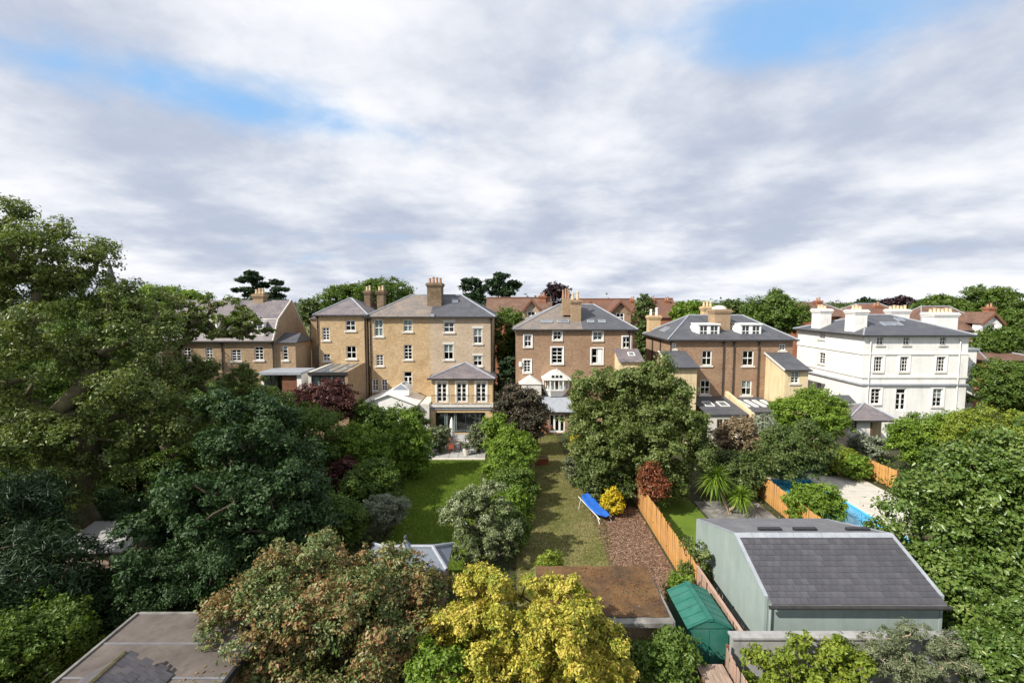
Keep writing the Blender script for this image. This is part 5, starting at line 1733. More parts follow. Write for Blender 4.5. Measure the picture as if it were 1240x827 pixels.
ps = thing('pale_shed', 'pale roofed shed glimpsed under the large tree at left', 'shed', (-20.2, 23, 0))
MB().box(-21.6, -18.7, 22.2, 24.2, 0, 2.1).build('wall', M['wood_grey'], ps)
MB().prism([(-21.8, 22, 2.12), (-18.5, 22, 2.12), (-18.5, 24.4, 2.5), (-21.8, 24.4, 2.5)], [(-21.8, 22, 2.2), (-18.5, 22, 2.2), (-18.5, 24.4, 2.58), (-21.8, 24.4, 2.58)]).build('roof', M['paver'], ps)

# flat roof bottom left with a little tiled roof
fr_ = thing('flat_roofed_extension', 'brown-grey flat roof of a house extension at the bottom left corner', 'building', (-10.8, 13, 0))
MB().box(-13.0, -8.6, 9.2, 16.0, 0, 2.9).build('wall', M['brick_brown'], fr_)
for k in range(5):
    y0 = 9.0 + k * 1.44
    MB().box(-13.2, -8.4, y0, y0 + 1.425, 2.9, 3.0 + .008 * (k % 2)).build('roof_sheet', M['deck_roof'], fr_)
for k in range(1, 5):
    MB().box(-13.19, -8.41, 9.0 + k * 1.44 - .05, 9.0 + k * 1.44 + .03, 3.009, 3.02).build('seam', M['felt'], fr_)
MB().box(-13.3, -13.203, 9.0, 16.25, 2.85, 3.06).build('roof_edge', M['concrete'], fr_)
MB().box(-13.2, -8.3, 16.203, 16.3, 2.85, 3.05).build('roof_edge', M['concrete'], fr_)
MB().box(-8.397, -8.3, 9.0, 16.2, 2.85, 3.05).build('roof_edge', M['dark_metal'], fr_)
tl = thing('tiled_roof_hood', 'little dark tiled pitched roof standing on the brown flat roof', 'roof', (-11.4, 12.2, 3.02))
MB().prism([(-12.6, 10.8, 3.02), (-10.1, 10.8, 3.02), (-11.4, 10.8, 3.66)], [(-12.6, 13.4, 3.02), (-10.1, 13.4, 3.02), (-11.4, 13.4, 3.66)]).build('gable_body', M['slate_near2'], tl)
su = Vector((-1.3, 0, .64)).normalized()
sn = Vector((0, 1, 0)).cross(su) * -1
if sn.z < 0:
    sn = -sn
for j in range(6):
    for i in range(9):
        o = Vector((-10.0, 10.8 + i * .29 + (0.14 if j % 2 else 0), 3.03)) + su * (j * .24)
        f = lambda a, b, c, o=o: tuple(o + Vector((0, a, 0)) + su * b + sn * c)
        mb = MB(f)
        mb.box(.005, .28, 0, .29, .012 + .004 * RND.random(), .03 + .006 * RND.random())
        mb.build('roof_tile', RND.choice((M['slate_near'], M['slate_near2'], M['slate_near'])), tl)
for k in range(7):
    y = 10.75 + k * .385
    MB().tube((-11.4, y, 3.68), (-11.4, y + .375, 3.68), .1, .095, 8).build('ridge_tile', M['bark_moss'], tl)

# ------------------------------------------------------------------ fences
def fence(label, p0, p1, h, mats, seed, bw=.145, rails=True, group=None, wav=0.0, zj=.02, cap=False):
    rg = random.Random(seed)
    p0, p1 = Vector((p0[0], p0[1], 0)), Vector((p1[0], p1[1], 0))
    d = p1 - p0
    L = d.length
    d.normalize()
    nrm = Vector((d.y, -d.x, 0))
    if nrm.x > 0:
        nrm = -nrm
    f = thing('timber_fence', label, 'fence', tuple((p0 + p1) / 2), group)
    n = int(L / bw)
    ang = math.atan2(d.y, d.x)
    mes = []
    for m in mats:
        mb = MB()
        mb.box(-bw / 2 + .006, bw / 2 - .006, -.011, .011, 0.04, h)
        me = bpy.data.meshes.new('board')
        me.from_pydata(mb.v, [], mb.f)
        me.materials.append(M[m])
        mes.append(me)
    for k in range(n):
        o = link_mesh('board', rg.choice(mes), None, f)
        c = p0 + d * (k + .5) * bw + nrm * (.012 if k % 2 else -.012)
        o.location = c - ORG[f.name]
        o.rotation_euler = (rg.uniform(-.012, .012), rg.uniform(-.01, .01), ang)
        o.scale = (1, 1, 1 + rg.uniform(-zj, zj) + wav * math.sin(k * .21))
    np_ = max(2, int(L / 1.83) + 1)
    for k in range(np_):
        c = p0 + d * (L * k / (np_ - 1)) - nrm * .07
        MB().box(c.x - .045, c.x + .045, c.y - .045, c.y + .045, 0, h + .06).build('post', M['wood_brown'], f)
    for z in (.35, h - .3):
        a, b = p0 - nrm * .045, p1 - nrm * .045
        MB().tube((a.x, a.y, z), (b.x, b.y, z), .035, .035, 4).build('rail', M['wood_brown'], f)
    if cap:
        a, b = p0, p1
        MB().prism([(a.x - .06, a.y, h + .03), (a.x + .06, a.y, h + .03), (b.x + .06, b.y, h + .03), (b.x - .06, b.y, h + .03)], [(a.x - .06, a.y, h + .06), (a.x + .06, a.y, h + .06), (b.x + .06, b.y, h + .06), (b.x - .06, b.y, h + .06)]).build('capping_rail', M['wood_pink'], f)
    return f


fence('orange timber fence running from round tree to outbuilding', (8.6, 21.6), (8.62, 36.0), 1.8, ['fence_orange', 'fence_orange2'], 1, wav=.012)
fence('pinkish weathered fence between green shed and outbuilding', (8.55, 17.0), (8.6, 21.55), 1.75, ['wood_pink', 'wood_grey'], 2, cap=True)
fence('grey weathered fence at the bottom edge, beside wooden store', (7.55, 12.6), (7.62, 16.3), 1.75, ['wood_pink', 'wood_grey'], 3)
fence('orange fence behind the outbuilding roof, left of the pool', (17.6, 26.2), (17.9, 34.6), 1.7, ['fence_orange', 'fence_orange2'], 4)
fence('orange fence beyond the pool deck, leading to the pavilion', (28.6, 35.0), (28.2, 45.5), 1.5, ['fence_orange', 'fence_orange2'], 5)
fence('orange fence corner beside the brick house lean-to, behind the round tree', (10.6, 40.0), (10.6, 44.8), 1.9, ['fence_orange', 'fence_orange2'], 6)

ws = thing('wooden_store', 'low wooden plank-topped store at the bottom edge beside the fence', 'box', (7.0, 15, 0))
MB().box(6.55, 7.4, 13.2, 16.0, 0, 1.2).build('side_panel', M['wood_brown'], ws)
for k in range(5):
    a = 6.5 + k * .19
    MB().box(a, a + .178, 13.1, 16.1, 1.203, 1.235 + .004 * (k % 2)).build('lid_plank', M['wood_grey'], ws)

# ------------------------------------------------------------------ garden furniture
lounger = thing('garden_lounger', 'bright blue padded garden lounger with pale frame on the dry lawn', 'lounger', (5.45, 30.7, 0))
a0, b0 = Vector((4.9, 31.9, .95)), Vector((5.95, 29.6, .42))
dd = (b0 - a0).normalized()
ss = dd.cross(Vector((0, 0, 1))).normalized()
nn = ss.cross(dd)
LL = (b0 - a0).length
def lpt(a, b, c):
    return tuple(a0 + dd * a + ss * b + nn * c)
mb = MB(lpt)
idx = {}
nu, nv = 14, 8
for s_ in (0, 1):
    for i in range(nu + 1):
        for j in range(nv + 1):
            u, v = i / nu, j / nv * 2 - 1
            r = math.sqrt(max(0, 1 - v * v)) ** .5
            sag = -.16 * math.sin(math.pi * u)
            wdt = .46 * (1 - .5 * abs(2 * u - 1) ** 4)
            th_ = .11 * r * (1 - abs(2 * u - 1) ** 6) * (1 + .25 * math.sin(u * 25))
            idx[s_, i, j] = mb.pt(u * LL, v * wdt, sag + .10 * v * v + (th_ if s_ else -th_ * .6))
for s_ in (0, 1):
    for i in range(nu):
        for j in range(nv):
            q = [idx[s_, i, j], idx[s_, i + 1, j], idx[s_, i + 1, j + 1], idx[s_, i, j + 1]]
            mb.f.append(q if s_ else q[::-1])
mb.build('cushion', M['blue_cloth'], lounger, True)
for sgn in (-1, 1):
    MB(lpt).tube(lpt(0, 0, 0), lpt(0.01, 0, 0), .001, .001)
    p, q = a0 + ss * .44 * sgn - nn * .08, b0 + ss * .44 * sgn - nn * .08
    MB().tube(p, q, .022, .022, 8).build('side_rail', M['white_paint'], lounger)
    for t, e in ((.12, -.25), (.88, .3)):
        m_ = p.lerp(q, t)
        MB().tube(m_, (m_.x + dd.x * e, m_.y + dd.y * e, 0.01), .02, .02, 8).build('leg', M['white_paint'], lounger)

px, py_ = atZ(551, 533).x, 45.6
par = thing('parasol', 'closed white garden parasol on the patio', 'parasol', (px, py_, .1))
MB().tube((px, py_, .1), (px, py_, 3.0), .03, .025, 8).build('pole', M['wood_grey'], par)
MB().lathe((px, py_, .1), [(.3, 0), (.3, .08), (.06, .12), (.05, .3)], 12).build('base', M['plant_pot'], par)
mb = MB()
n = 16
rings = []
for r, z in ((.20, .95), (.24, 1.2), (.19, 1.7), (.17, 2.2), (.11, 2.7), (.02, 2.98)):
    rings.append([mb.pt(px + r * (1 + .22 * (k % 2)) * math.cos(2 * math.pi * k / n), py_ + r * (1 + .22 * (k % 2)) * math.sin(2 * math.pi * k / n), z) for k in range(n)])
for a, b in zip(rings[:-1], rings[1:]):
    for k in range(n):
        mb.f.append([a[k], a[(k + 1) % n], b[(k + 1) % n], b[k]])
mb.f.append(rings[0][::-1])
mb.build('canopy', M['parasol'], par, True)
tb = thing('patio_table', 'round grey table under the closed parasol', 'table', (px + .1, py_ - .9, .1))
MB().lathe((px + .1, py_ - .9, .1), [(.0, .70), (.62, .70), (.64, .72), (.62, .75), (0, .75)], 18).build('table_top', M['wood_grey'], tb)
for k in range(4):
    t = math.pi / 4 + k * math.pi / 2
    MB().tube((px + .1 + .5 * math.cos(t), py_ - .9 + .5 * math.sin(t), .1), (px + .1 + .35 * math.cos(t), py_ - .9 + .35 * math.sin(t), .8), .025, .025, 6).build('leg', M['wood_grey'], tb)


def chair(label, x, y, rz, matn):
    c = thing('patio_chair', label, 'chair', (x, y, .1), 'chairs around the patio table')
    ca, sa = math.cos(rz), math.sin(rz)
    f = lambda a, b, z: (x + a * ca - b * sa, y + a * sa + b * ca, .1 + z)
    MB(f).box(-.24, .24, -.24, .24, .42, .47).build('seat', M[matn], c)
    MB(f).prism([(-.24, .22, .5), (.24, .22, .5), (.24, .26, .5), (-.24, .26, .5)], [(-.22, .30, .95), (.22, .30, .95), (.22, .34, .95), (-.22, .34, .95)]).build('backrest', M[matn], c)
    for a in (-.21, .21):
        for b in (-.21, .21):
            MB(f).box(a - .02, a + .02, b - .02, b + .02, 0, .42).build('leg', M['wood_brown'], c)
        MB(f).box(a - .03 if a < 0 else a, a if a < 0 else a + .03, -.22, .27, .62, .66).build('armrest', M['wood_brown'], c)


tx, ty = px + .1, py_ - .9
chair('dark patio chair left of the closed parasol', tx - 1.0, ty + .1, math.pi / 2, 'wood_brown')
chair('dark patio chair right of the closed parasol', tx + 1.0, ty + .05, -math.pi / 2, 'wood_brown')
chair('patio chair on the lawn side of the round table', tx + .1, ty - 1.0, math.pi, 'red_wood')
chair('patio chair between the round table and the glass doors', tx - .35, ty + .95, -.3, 'wood_brown')


def planter(label, x, y, z0, r, h, mat, leaf, seed, n=700, ph=.6):
    p = thing('potted_plant', label, 'plant', (x, y, z0))
    MB().lathe((x, y, z0), [(r * .65, 0), (r * .9, h * .5), (r, h * .92), (r * 1.08, h * .94), (r * 1.08, h), (r * .9, h)], 12).build('pot', M[mat], p)
    rng = np.random.default_rng(seed)
    C = rng.normal(size=(8, 3)) * np.array([r * .7, r * .7, ph * .25]) + np.array([0, 0, h + ph * .45])
    P, Nn, t = clump_leaves(rng, C, np.full(8, r * .8), n)
    link_mesh('foliage', leaf_mesh('foliage', P, Nn, rng, .12, .07, t), LM[leaf], p)
    mb = MB()
    for k in range(4):
        mb.tube((0, 0, h * .8), tuple(C[k]), .012, .008, 5)
    me = bpy.data.meshes.new('stem')
    me.from_pydata(mb.v, [], mb.f)
    link_mesh('stem', me, M['bark'], p)


q = atZ(528, 549)
planter('dark pot with leafy plant at the left front of the patio', q.x, 42.9, .1, .3, .6, 'plant_pot', 'dark', 1)
q = atZ(566, 548)
planter('pale pot with plant at the right front of the patio', q.x, 43.0, .1, .32, .55, 'stone_white', 'olive', 2)
planter('dark pot beside the sliding glass doors', -8.2, 49.4, .1, .28, .5, 'plant_pot', 'mid', 3)
planter('terracotta pot with red foliage on the lean-to roofed house terrace', atZ(660, 527).x, 50.0, 0.0, .35, .5, 'terracotta', 'rust', 4)
bx = atZ(657, 562)
tp = thing('red_planter_box', 'small red brown wooden planter box at the far lawn edge', 'planter', (bx.x, bx.y, 0))
MB().prism([(bx.x - .4, bx.y - .25, 0), (bx.x + .4, bx.y - .25, 0), (bx.x + .4, bx.y + .25, 0), (bx.x - .4, bx.y + .25, 0)], [(bx.x - .5, bx.y - .32, .6), (bx.x + .5, bx.y - .32, .6), (bx.x + .5, bx.y + .32, .6), (bx.x - .5, bx.y + .32, .6)]).build('box', M['red_wood'], tp)
MB().box(bx.x - .54, bx.x + .54, bx.y - .36, bx.y - .30, .56, .66).build('rim', M['terracotta'], tp)
MB().box(bx.x - .42, bx.x + .42, bx.y - .25, bx.y + .25, .603, .64).build('soil', M['soil'], tp)

# ------------------------------------------------------------------ trees and shrubs of the gardens
T = px_tree
rngG = np.random.default_rng(77)

# the large tree at the left
big = [(-70, 222, 100, 400, 25), (-90, 330, 130, 540, 24), (40, 262, 135, 400, 25.5), (90, 318, 215, 480, 25.5), (60, 420, 230, 600, 24.5),
       (-90, 480, 120, 650, 23), (165, 470, 270, 560, 25.5)]
T('spreading_tree', 'very large spreading green tree with gnarled limbs at the left edge', big, 24.5, 'sage', dens=.62, ll=.16, wr=.55, cat='tree', seed=11,
  base=(atY(95, 660, 24.5).x, 24.5, 0), cr=.9, nclump=230, trunk_r=.6, bark='bark_moss', shell=.25, maxn=150, rtip=.028, wiggle=.2,
  top=(atY(105, 520, 24.5).x, 24.5, atY(105, 520, 24.5).z), squash=.6)
T('leaning_tree', 'open branched tree with bare limbs in front of the mansard house', [(172, 345, 262, 430, 31), (235, 338, 300, 420, 31), (270, 372, 335, 425, 31), (180, 425, 262, 485, 31), (255, 440, 330, 500, 31)], 31, 'sage',
  dens=.38, ll=.17, cat='tree', seed=12, base=(atY(212, 640, 31).x, 31, 0), cr=.55, nclump=95, trunk_r=.36, bark='bark_moss', shell=.3, maxn=70, rtip=.03, wiggle=.2,
  top=(atY(210, 440, 31).x, 31, atY(210, 440, 31).z), squash=.6)
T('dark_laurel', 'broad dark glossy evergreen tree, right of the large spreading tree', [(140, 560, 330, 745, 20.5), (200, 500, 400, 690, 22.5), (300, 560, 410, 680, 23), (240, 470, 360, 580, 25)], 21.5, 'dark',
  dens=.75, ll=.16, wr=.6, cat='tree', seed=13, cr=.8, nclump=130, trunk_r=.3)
T('green_tree', 'mid green leafy tree below the mansard house windows', [(245, 462, 345, 560, 36), (320, 488, 420, 575, 35)], 35, 'mid', dens=.7, cat='tree', seed=14)
T('hawthorn_tree', 'green tree filling the gap left of the bronze red shrub', (300, 470, 372, 540), 39, 'mixed', dens=.7, cat='tree', seed=141)
T('purple_shrub', 'bronze purple shrub in front of the glass roofed extension', [(346, 462, 415, 520), (380, 460, 434, 515)], 42, 'purple', seed=15)
T('leafy_shrub', 'green shrub between the purple shrub and the white annex', (425, 482, 470, 545), 42.5, 'mid', seed=16, low=.1)
T('leafy_shrub', 'bright green bush in the middle of the left garden border', [(400, 512, 462, 580), (440, 520, 480, 570)], 36.5, 'bright', seed=17, low=.1)
T('rounded_bush', 'tall bushy green shrub on the left edge of the green lawn near the patio', [(466, 497, 508, 575), (480, 510, 524, 580)], 37.5, 'bright', seed=18, low=.1)
T('patio_shrub', 'grey green shrub left of the patio steps', (514, 512, 546, 552), 44.0, 'olive', seed=19, low=.1)
T('patio_shrub', 'pale green shrub right of the patio table', (566, 509, 592, 550), 44.0, 'olive', seed=20, low=.1)
T('smoke_tree', 'dull purple brown tree against the left end of the brown house', [(598, 462, 650, 525), (620, 470, 664, 535)], 43, 'smoke', seed=21, cat='tree', low=1.0)
for i, (bx_, Y, lf, l) in enumerate((((583, 500, 628, 556), 42, 'bright', 'farthest hedge mound between the lawns, next to the purple brown tree'),
                                     ((588, 520, 652, 590), 38.5, 'bright', 'broad hedge mound between the lawns, second from the houses'),
                                     ((584, 545, 646, 615), 35, 'bright', 'hedge mound between the lawns, third from the houses'),
                                     ((590, 565, 652, 640), 32, 'mid', 'hedge mound between the lawns, third from the near end'),
                                     ((588, 590, 648, 665), 29.3, 'bright', 'hedge mound between the lawns, second from the near end'),
                                     ((596, 620, 645, 690), 26.5, 'mid', 'nearest hedge mound, touching the pale variegated tree'))):
    T('hedge_mound', l, bx_, Y, lf, seed=30 + i, low=.05, group='hedge mounds between the lawns', dens=1.2)
T('purple_shrub', 'small dark purple shrub behind the dark rounded bush', (396, 552, 440, 610), 34, 'purple', seed=35, low=.1)
T('rounded_bush', 'dark rounded evergreen bush at the left of the green lawn', (412, 555, 484, 645), 31.5, 'mid', seed=36, low=.05, dens=1.2)
T('dark_hedge', 'dark green hedge shrub behind the bronze shrub and olive', [(372, 605, 446, 680), (330, 590, 420, 690)], 26.5, 'mid', seed=37, low=.05)
T('olive_tree', 'small silvery olive tree at the near left of the green lawn', (441, 598, 496, 662), 28, 'grey', seed=38, cat='tree', ll=.11, wr=.35, low=.6, dens=.9)
T('variegated_tree', 'pale variegated small tree at the near end of the green lawn', [(530, 590, 612, 690), (560, 582, 634, 690)], 24.5, 'varieg', seed=39, cat='tree', low=.3, ll=.12, wr=.5, dens=.6, cr=.42, nclump=80)
T('annex_shrub', 'dense green shrub right below the white annex', [(430, 494, 480, 545), (462, 492, 520, 545)], 46.5, 'mid', seed=391, low=.1)
T('understorey_tree', 'shaded green tree behind the trunk of the large spreading tree', [(60, 470, 190, 640, 31), (150, 480, 270, 640, 32)], 31.5, 'mid', cat='tree', seed=392, low=.5, dens=.8)
T('understorey_tree', 'green tree at the far left behind the large spreading tree', [(-60, 400, 80, 600, 36), (40, 410, 140, 560, 38)], 37, 'mid', cat='tree', seed=393, low=.5, dens=.7)
T('understorey_tree', 'dark leafy tree below the leaning tree and mansard house', [(170, 450, 270, 560, 41), (235, 455, 320, 560, 42)], 41.5, 'mid', cat='tree', seed=394, low=.5, dens=.8)
T('understorey_tree', 'green tree between the large spreading tree and the mansard house', [(55, 345, 140, 480, 46), (115, 350, 195, 480, 45)], 45.5, 'mid', cat='tree', seed=397, low=2.0, dens=.8)
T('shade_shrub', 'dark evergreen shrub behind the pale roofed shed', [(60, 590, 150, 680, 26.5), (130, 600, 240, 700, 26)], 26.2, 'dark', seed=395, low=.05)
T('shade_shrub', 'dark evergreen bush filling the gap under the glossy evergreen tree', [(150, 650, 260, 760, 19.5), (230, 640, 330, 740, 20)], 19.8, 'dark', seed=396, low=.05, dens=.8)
# round tree in the centre
T('round_tree', 'big dense round green tree over the timber fence', [(684, 440, 800, 565, 34), (720, 432, 845, 560, 34.5), (755, 455, 862, 600, 33), (690, 480, 790, 590, 33.5)], 33.8, 'sage',
  dens=1.0, ll=.19, wr=.55, cat='tree', seed=40, base=(atY(780, 600, 33.5).x + .3, 33.5, 0), cr=.85, nclump=260, trunk_r=.3, out=.8)
T('rust_shrub', 'reddish brown dying shrub below the round tree', [(772, 556, 804, 596), (778, 574, 812, 606)], 30.4, 'rust', seed=41, low=1.2, dens=.5, cr=.3)
T('border_shrub', 'mixed green shrub left of the reddish brown shrub', [(698, 542, 745, 598), (725, 560, 772, 612)], 32.5, 'mixed', seed=42, low=.05)
T('flowering_shrub', 'yellow flowering shrub behind the blue lounger', (728, 592, 758, 626), 30.6, 'flower', seed=43, low=.05, ll=.13)
T('flowering_shrub', 'upright yellow shrub at the left foot of the round tree', (689, 522, 704, 556), 38, 'flower', seed=44, low=.05)
T('border_shrub', 'low green shrub at the far right edge of the dry lawn', (683, 545, 712, 578), 35.5, 'olive', seed=45, low=.05)
T('lime_shrub', 'small yellow green shrub at the near end of the dry lawn', [(640, 664, 688, 694), (655, 668, 690, 690)], 21.3, 'lime', seed=46, low=.05, ll=.09)
T('fence_shrub', 'loose pale green shrub growing over the fence by the outbuilding', [(812, 645, 862, 700), (820, 680, 866, 730)], 22.3, 'sage', seed=47, base=(8.0, 22.3, 0), ll=.11, dens=.4, cr=.3, nclump=40)
T('fence_shrub', 'green shrub between the mossy shed and fence', (806, 690, 846, 715), 20.6, 'bright', seed=48, low=.05, ll=.1, dens=.6)
# gardens on the right
T('bronze_tree', 'pinkish bronze small tree in front of the dormer house lean-to', (864, 505, 922, 575), 38.5, 'pink', seed=50, cat='tree', low=1.0)
T('olive_green_tree', 'grey green tree left of the pool', [(912, 515, 985, 604), (945, 508, 1010, 596)], 35.0, 'mixed', seed=51, cat='tree', low=.8)
T('lime_tree', 'fresh green round tree in front of the cream wing and villa', (933, 470, 1028, 545), 41.5, 'bright', seed=52, cat='tree', low=1.5, dens=1.1)
T('silver_shrub', 'silvery grey shrub between the pinkish tree and fresh green tree', (906, 500, 946, 545), 41, 'grey', seed=53, low=.3)
T('dark_shrub', 'dark green shrub behind the cordyline', (850, 545, 925, 600), 34, 'mixed', seed=54, low=.05)
T('yellow_shrub', 'yellow green shrub along the orange fence by the pool deck', (996, 540, 1035, 583), 38, 'lime', seed=55, low=.05)
T('rounded_bush', 'clipped green bush beside the yellow green shrub and pool deck', (1018, 550, 1054, 590), 37, 'bright', seed=56, low=.05)
T('silver_shrub', 'grey leaved shrub in front of the pavilion', (1030, 525, 1070, 560), 41.5, 'grey', seed=57, low=.1)
T('border_shrub', 'low olive coloured planting behind the pool deck', [(975, 545, 1005, 590), (985, 565, 1015, 592)], 38.5, 'mixed', seed=58, low=.05)
T('pool_shrub', 'spiky fresh green shrub between orange fence and pool', [(952, 588, 1005, 640), (975, 586, 1024, 640)], 29, 'bright', seed=59, low=.2, ll=.24, wr=.3)
T('lime_tree', 'bright green tree hiding the foot of the white villa', [(1078, 500, 1135, 570), (1120, 495, 1190, 570)], 37, 'bright', seed=60, cat='tree', low=1.0)
T('mixed_tree', 'green tree with russet tints at the right edge, before the villa porch', [(1150, 490, 1215, 560, 34), (1195, 500, 1262, 560, 33)], 33.5, 'lime', seed=61, cat='tree', low=1.0)
T('dark_evergreen', 'dark green tree right of the villa porch', [(1180, 432, 1250, 500), (1215, 440, 1280, 520)], 47, 'mid', seed=62, cat='tree')
T('magnolia_tree', 'huge glossy green tree filling the lower right corner', [(1062, 560, 1190, 760, 21), (1100, 520, 1260, 720, 21.5), (1150, 510, 1300, 800, 20.5), (1090, 640, 1220, 800, 19.5), (1130, 700, 1290, 840, 18.5)], 20.5, 'glossy',
  dens=.75, ll=.17, wr=.6, cat='tree', seed=63, cr=.8, nclump=300, trunk_r=.35, out=.8)
T('wall_climber', 'bright green climber sprawling over the pale grey wall', [(892, 778, 955, 850), (940, 764, 1000, 850), (985, 768, 1055, 850)], 15.6, 'lime', seed=64, low=.3, ll=.12, depth=.6, dens=.6, cr=.28, nclump=90, base=(10.6, 15.6, 0))
T('wispy_tree', 'wispy grey green young tree at the right of the grey wall', [(1030, 758, 1110, 850), (1075, 755, 1150, 850), (1120, 768, 1190, 850)], 15.4, 'olive', seed=65, low=.3, ll=.10, wr=.35, dens=.3, cr=.3, nclump=70, bark='bark_pale', depth=.9, cat='tree')
T('laurel_shrub', 'glossy green shrub hiding the right end of the grey wall', [(1160, 752, 1235, 860, 16), (1195, 720, 1260, 850, 16.5)], 16.2, 'glossy', seed=661, low=.05, ll=.14)
T('ivy_hedge', 'green hedge below the mossy shed at the bottom edge', [(745, 768, 815, 860), (790, 762, 846, 860)], 15.9, 'mid', seed=66, low=.05, ll=.12, depth=.8, dens=.9)
# foreground
def warm(rng, P, t):
    return np.clip(t + .12 * np.sin(P[:, 0] * 1.9 + P[:, 1]) * np.cos(P[:, 1] * 1.3 + P[:, 2]), 0, 1)
T('bronze_shrub', 'large bronze and green photinia-like shrub at the bottom centre left', [(240, 690, 400, 880, 15.8), (275, 648, 470, 850, 17), (395, 648, 548, 800, 17.5), (420, 680, 560, 880, 16.3), (330, 690, 500, 880, 15)], 16.4, 'bronze',
  dens=1.0, ll=.12, wr=.55, seed=70, cr=.5, nclump=420, trunk_r=.16, out=.8, extra=warm)
T('golden_shrub', 'golden yellow leaved tree at the bottom centre', [(505, 735, 620, 870, 14.8), (560, 682, 690, 840, 15.8), (630, 688, 735, 850, 15.6), (680, 740, 765, 870, 14.8), (540, 690, 620, 780, 16.3), (620, 720, 730, 880, 14.2)], 15.2, 'yellow',
  dens=.75, ll=.11, wr=.5, seed=71, cr=.4, nclump=260, trunk_r=.14, out=.7, cat='tree')
T('green_underbrush', 'fresh green bush under the golden tree at the bottom edge', (495, 770, 570, 860), 14.2, 'bright', seed=72, low=.05, ll=.12)
T('dark_conifer', 'dark feathery conifer in the shade at the left edge', [(-70, 560, 70, 760, 19), (-20, 620, 110, 800, 18)], 18.5, 'pine', seed=73, cat='tree', ll=.3, wr=.16, dens=.5, out=.9, up=.1)
T('corner_bush', 'bright green bush in the bottom left corner', [(-40, 740, 70, 860, 15.5), (30, 720, 110, 830, 16.5)], 15.8, 'mid', seed=74, low=.05, ll=.14)
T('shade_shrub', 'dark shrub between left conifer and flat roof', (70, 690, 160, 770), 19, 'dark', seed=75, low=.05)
T('clipped_yew', 'dark clipped yew between the tall house and brown house', (601, 425, 626, 470), 55, 'pine', seed=76, cat='tree', low=.1, dens=1.3)


# cordyline with two heads
cd_ = atZ(882, 625)
cord = thing('cordyline_palm', 'spiky cordyline palm with two heads behind the outbuilding roof', 'palm', (cd_.x, 31.0, 0))
base = Vector((atY(884, 620, 31).x, 31.0, 0))
h1, h2 = atY(866, 580, 31.2), atY(897, 601, 30.6)
fk = atY(882, 618, 31)
mb = MB()
mb.tube(base, fk, .14, .11, 8)
mb.tube(fk, h1, .10, .08, 8)
mb.tube(fk, (h2 + fk) / 2 + Vector((.1, 0, -.15)), .10, .08, 8)
mb.tube((h2 + fk) / 2 + Vector((.1, 0, -.15)), h2, .08, .07, 8)
mb.build('trunk', M['bark_pale'], cord)
for (hd_, n_, ln_, sd_) in ((h1, 420, 1.35, 5), (h2, 300, 1.05, 6)):
    rng = np.random.default_rng(sd_)
    d = unit(rng.normal(size=(n_, 3)) + np.array([0, 0, .35]))
    V = np.empty((n_, 6, 3))
    side = unit(np.cross(d, np.array([0, 0, 1.0]) + rng.normal(size=(n_, 3)) * .1))
    ln = ln_ * rng.uniform(.7, 1.1, (n_, 1))
    o = np.array(hd_ - ORG[cord.name])
    droop = np.array([0, 0, -1.0]) * rng.uniform(.1, .45, (n_, 1)) * ln
    V[:, 0] = o + side * .01
    V[:, 1] = o - side * .01
    V[:, 2] = o + d * ln * .55 + side * .035
    V[:, 3] = o + d * ln * .55 - side * .035
    V[:, 4] = o + d * ln + droop + side * .004
    V[:, 5] = o + d * ln + droop - side * .004
    b = np.arange(n_)[:, None] * 6
    Tt = np.concatenate([b + np.array([[0, 1, 3]]), b + np.array([[0, 3, 2]]), b + np.array([[2, 3, 5]]), b + np.array([[2, 5, 4]])], axis=1).reshape(-1, 3)
    me = tri_mesh('leaf_head', V.reshape(-1, 3), Tt, np.repeat(rng.uniform(.1, 1, n_), 6))
    link_mesh('leaf_head', me, LM['bright'], cord)

# ------------------------------------------------------------------ trees beyond the houses
T('cedar_tree', 'dark flat-topped cedar behind the mansard house', [(296, 329, 312, 335, 88), (277, 337, 312, 342, 88), (296, 334, 322, 340, 87), (300, 343, 334, 348, 89), (327, 340, 341, 346, 88), (318, 348, 353, 353, 87), (283, 349, 322, 354, 88), (290, 355, 350, 361, 89), (284, 361, 352, 369, 88)], 88, 'pine', seed=80, cat='tree', cr=.75, squash=.4, ll=.45, shell=.1, dens=2.2, nclump=110, base=(atY(318, 400, 88).x, 88, 0))
T('far_tree', 'green tree with ragged top behind the tall yellow house', [(386, 345, 440, 385), (415, 336, 505, 378)], 76, 'mid', seed=81, cat='tree', dens=.8)
T('pine_tree', 'dark pine right of the tall house chimney', [(560, 336, 584, 346), (556, 343, 578, 354), (570, 345, 592, 356), (558, 354, 590, 372)], 92, 'pine', seed=82, cat='tree', ll=.45)
T('pine_tree', 'taller dark pine left of the pale gabled house', [(598, 330, 618, 340), (586, 338, 610, 348), (606, 340, 632, 351), (590, 348, 626, 360), (596, 358, 624, 374)], 95, 'pine', seed=83, cat='tree', ll=.45)
T('copper_beech', 'dark purple copper beech behind the brown house chimney', (655, 342, 694, 392), 90, 'copper', seed=84, cat='tree')
T('far_tree', 'green tree filling the gap between tall house and brown house', [(592, 366, 636, 440), (598, 400, 642, 462)], 62, 'mid', seed=85, cat='tree', dens=.8)
T('far_tree', 'green tree between brown house and dormer house', [(766, 353, 796, 420), (770, 385, 795, 440)], 68, 'mixed', seed=86, cat='tree')
T('far_tree', 'lime green tree above the dormer house roof', [(812, 361, 862, 400)], 72, 'bright', seed=87, cat='tree')
T('far_tree', 'large green tree between dormer house and white villa', [(900, 352, 965, 410), (925, 360, 978, 405)], 66, 'mid', seed=88, cat='tree', dens=.9)
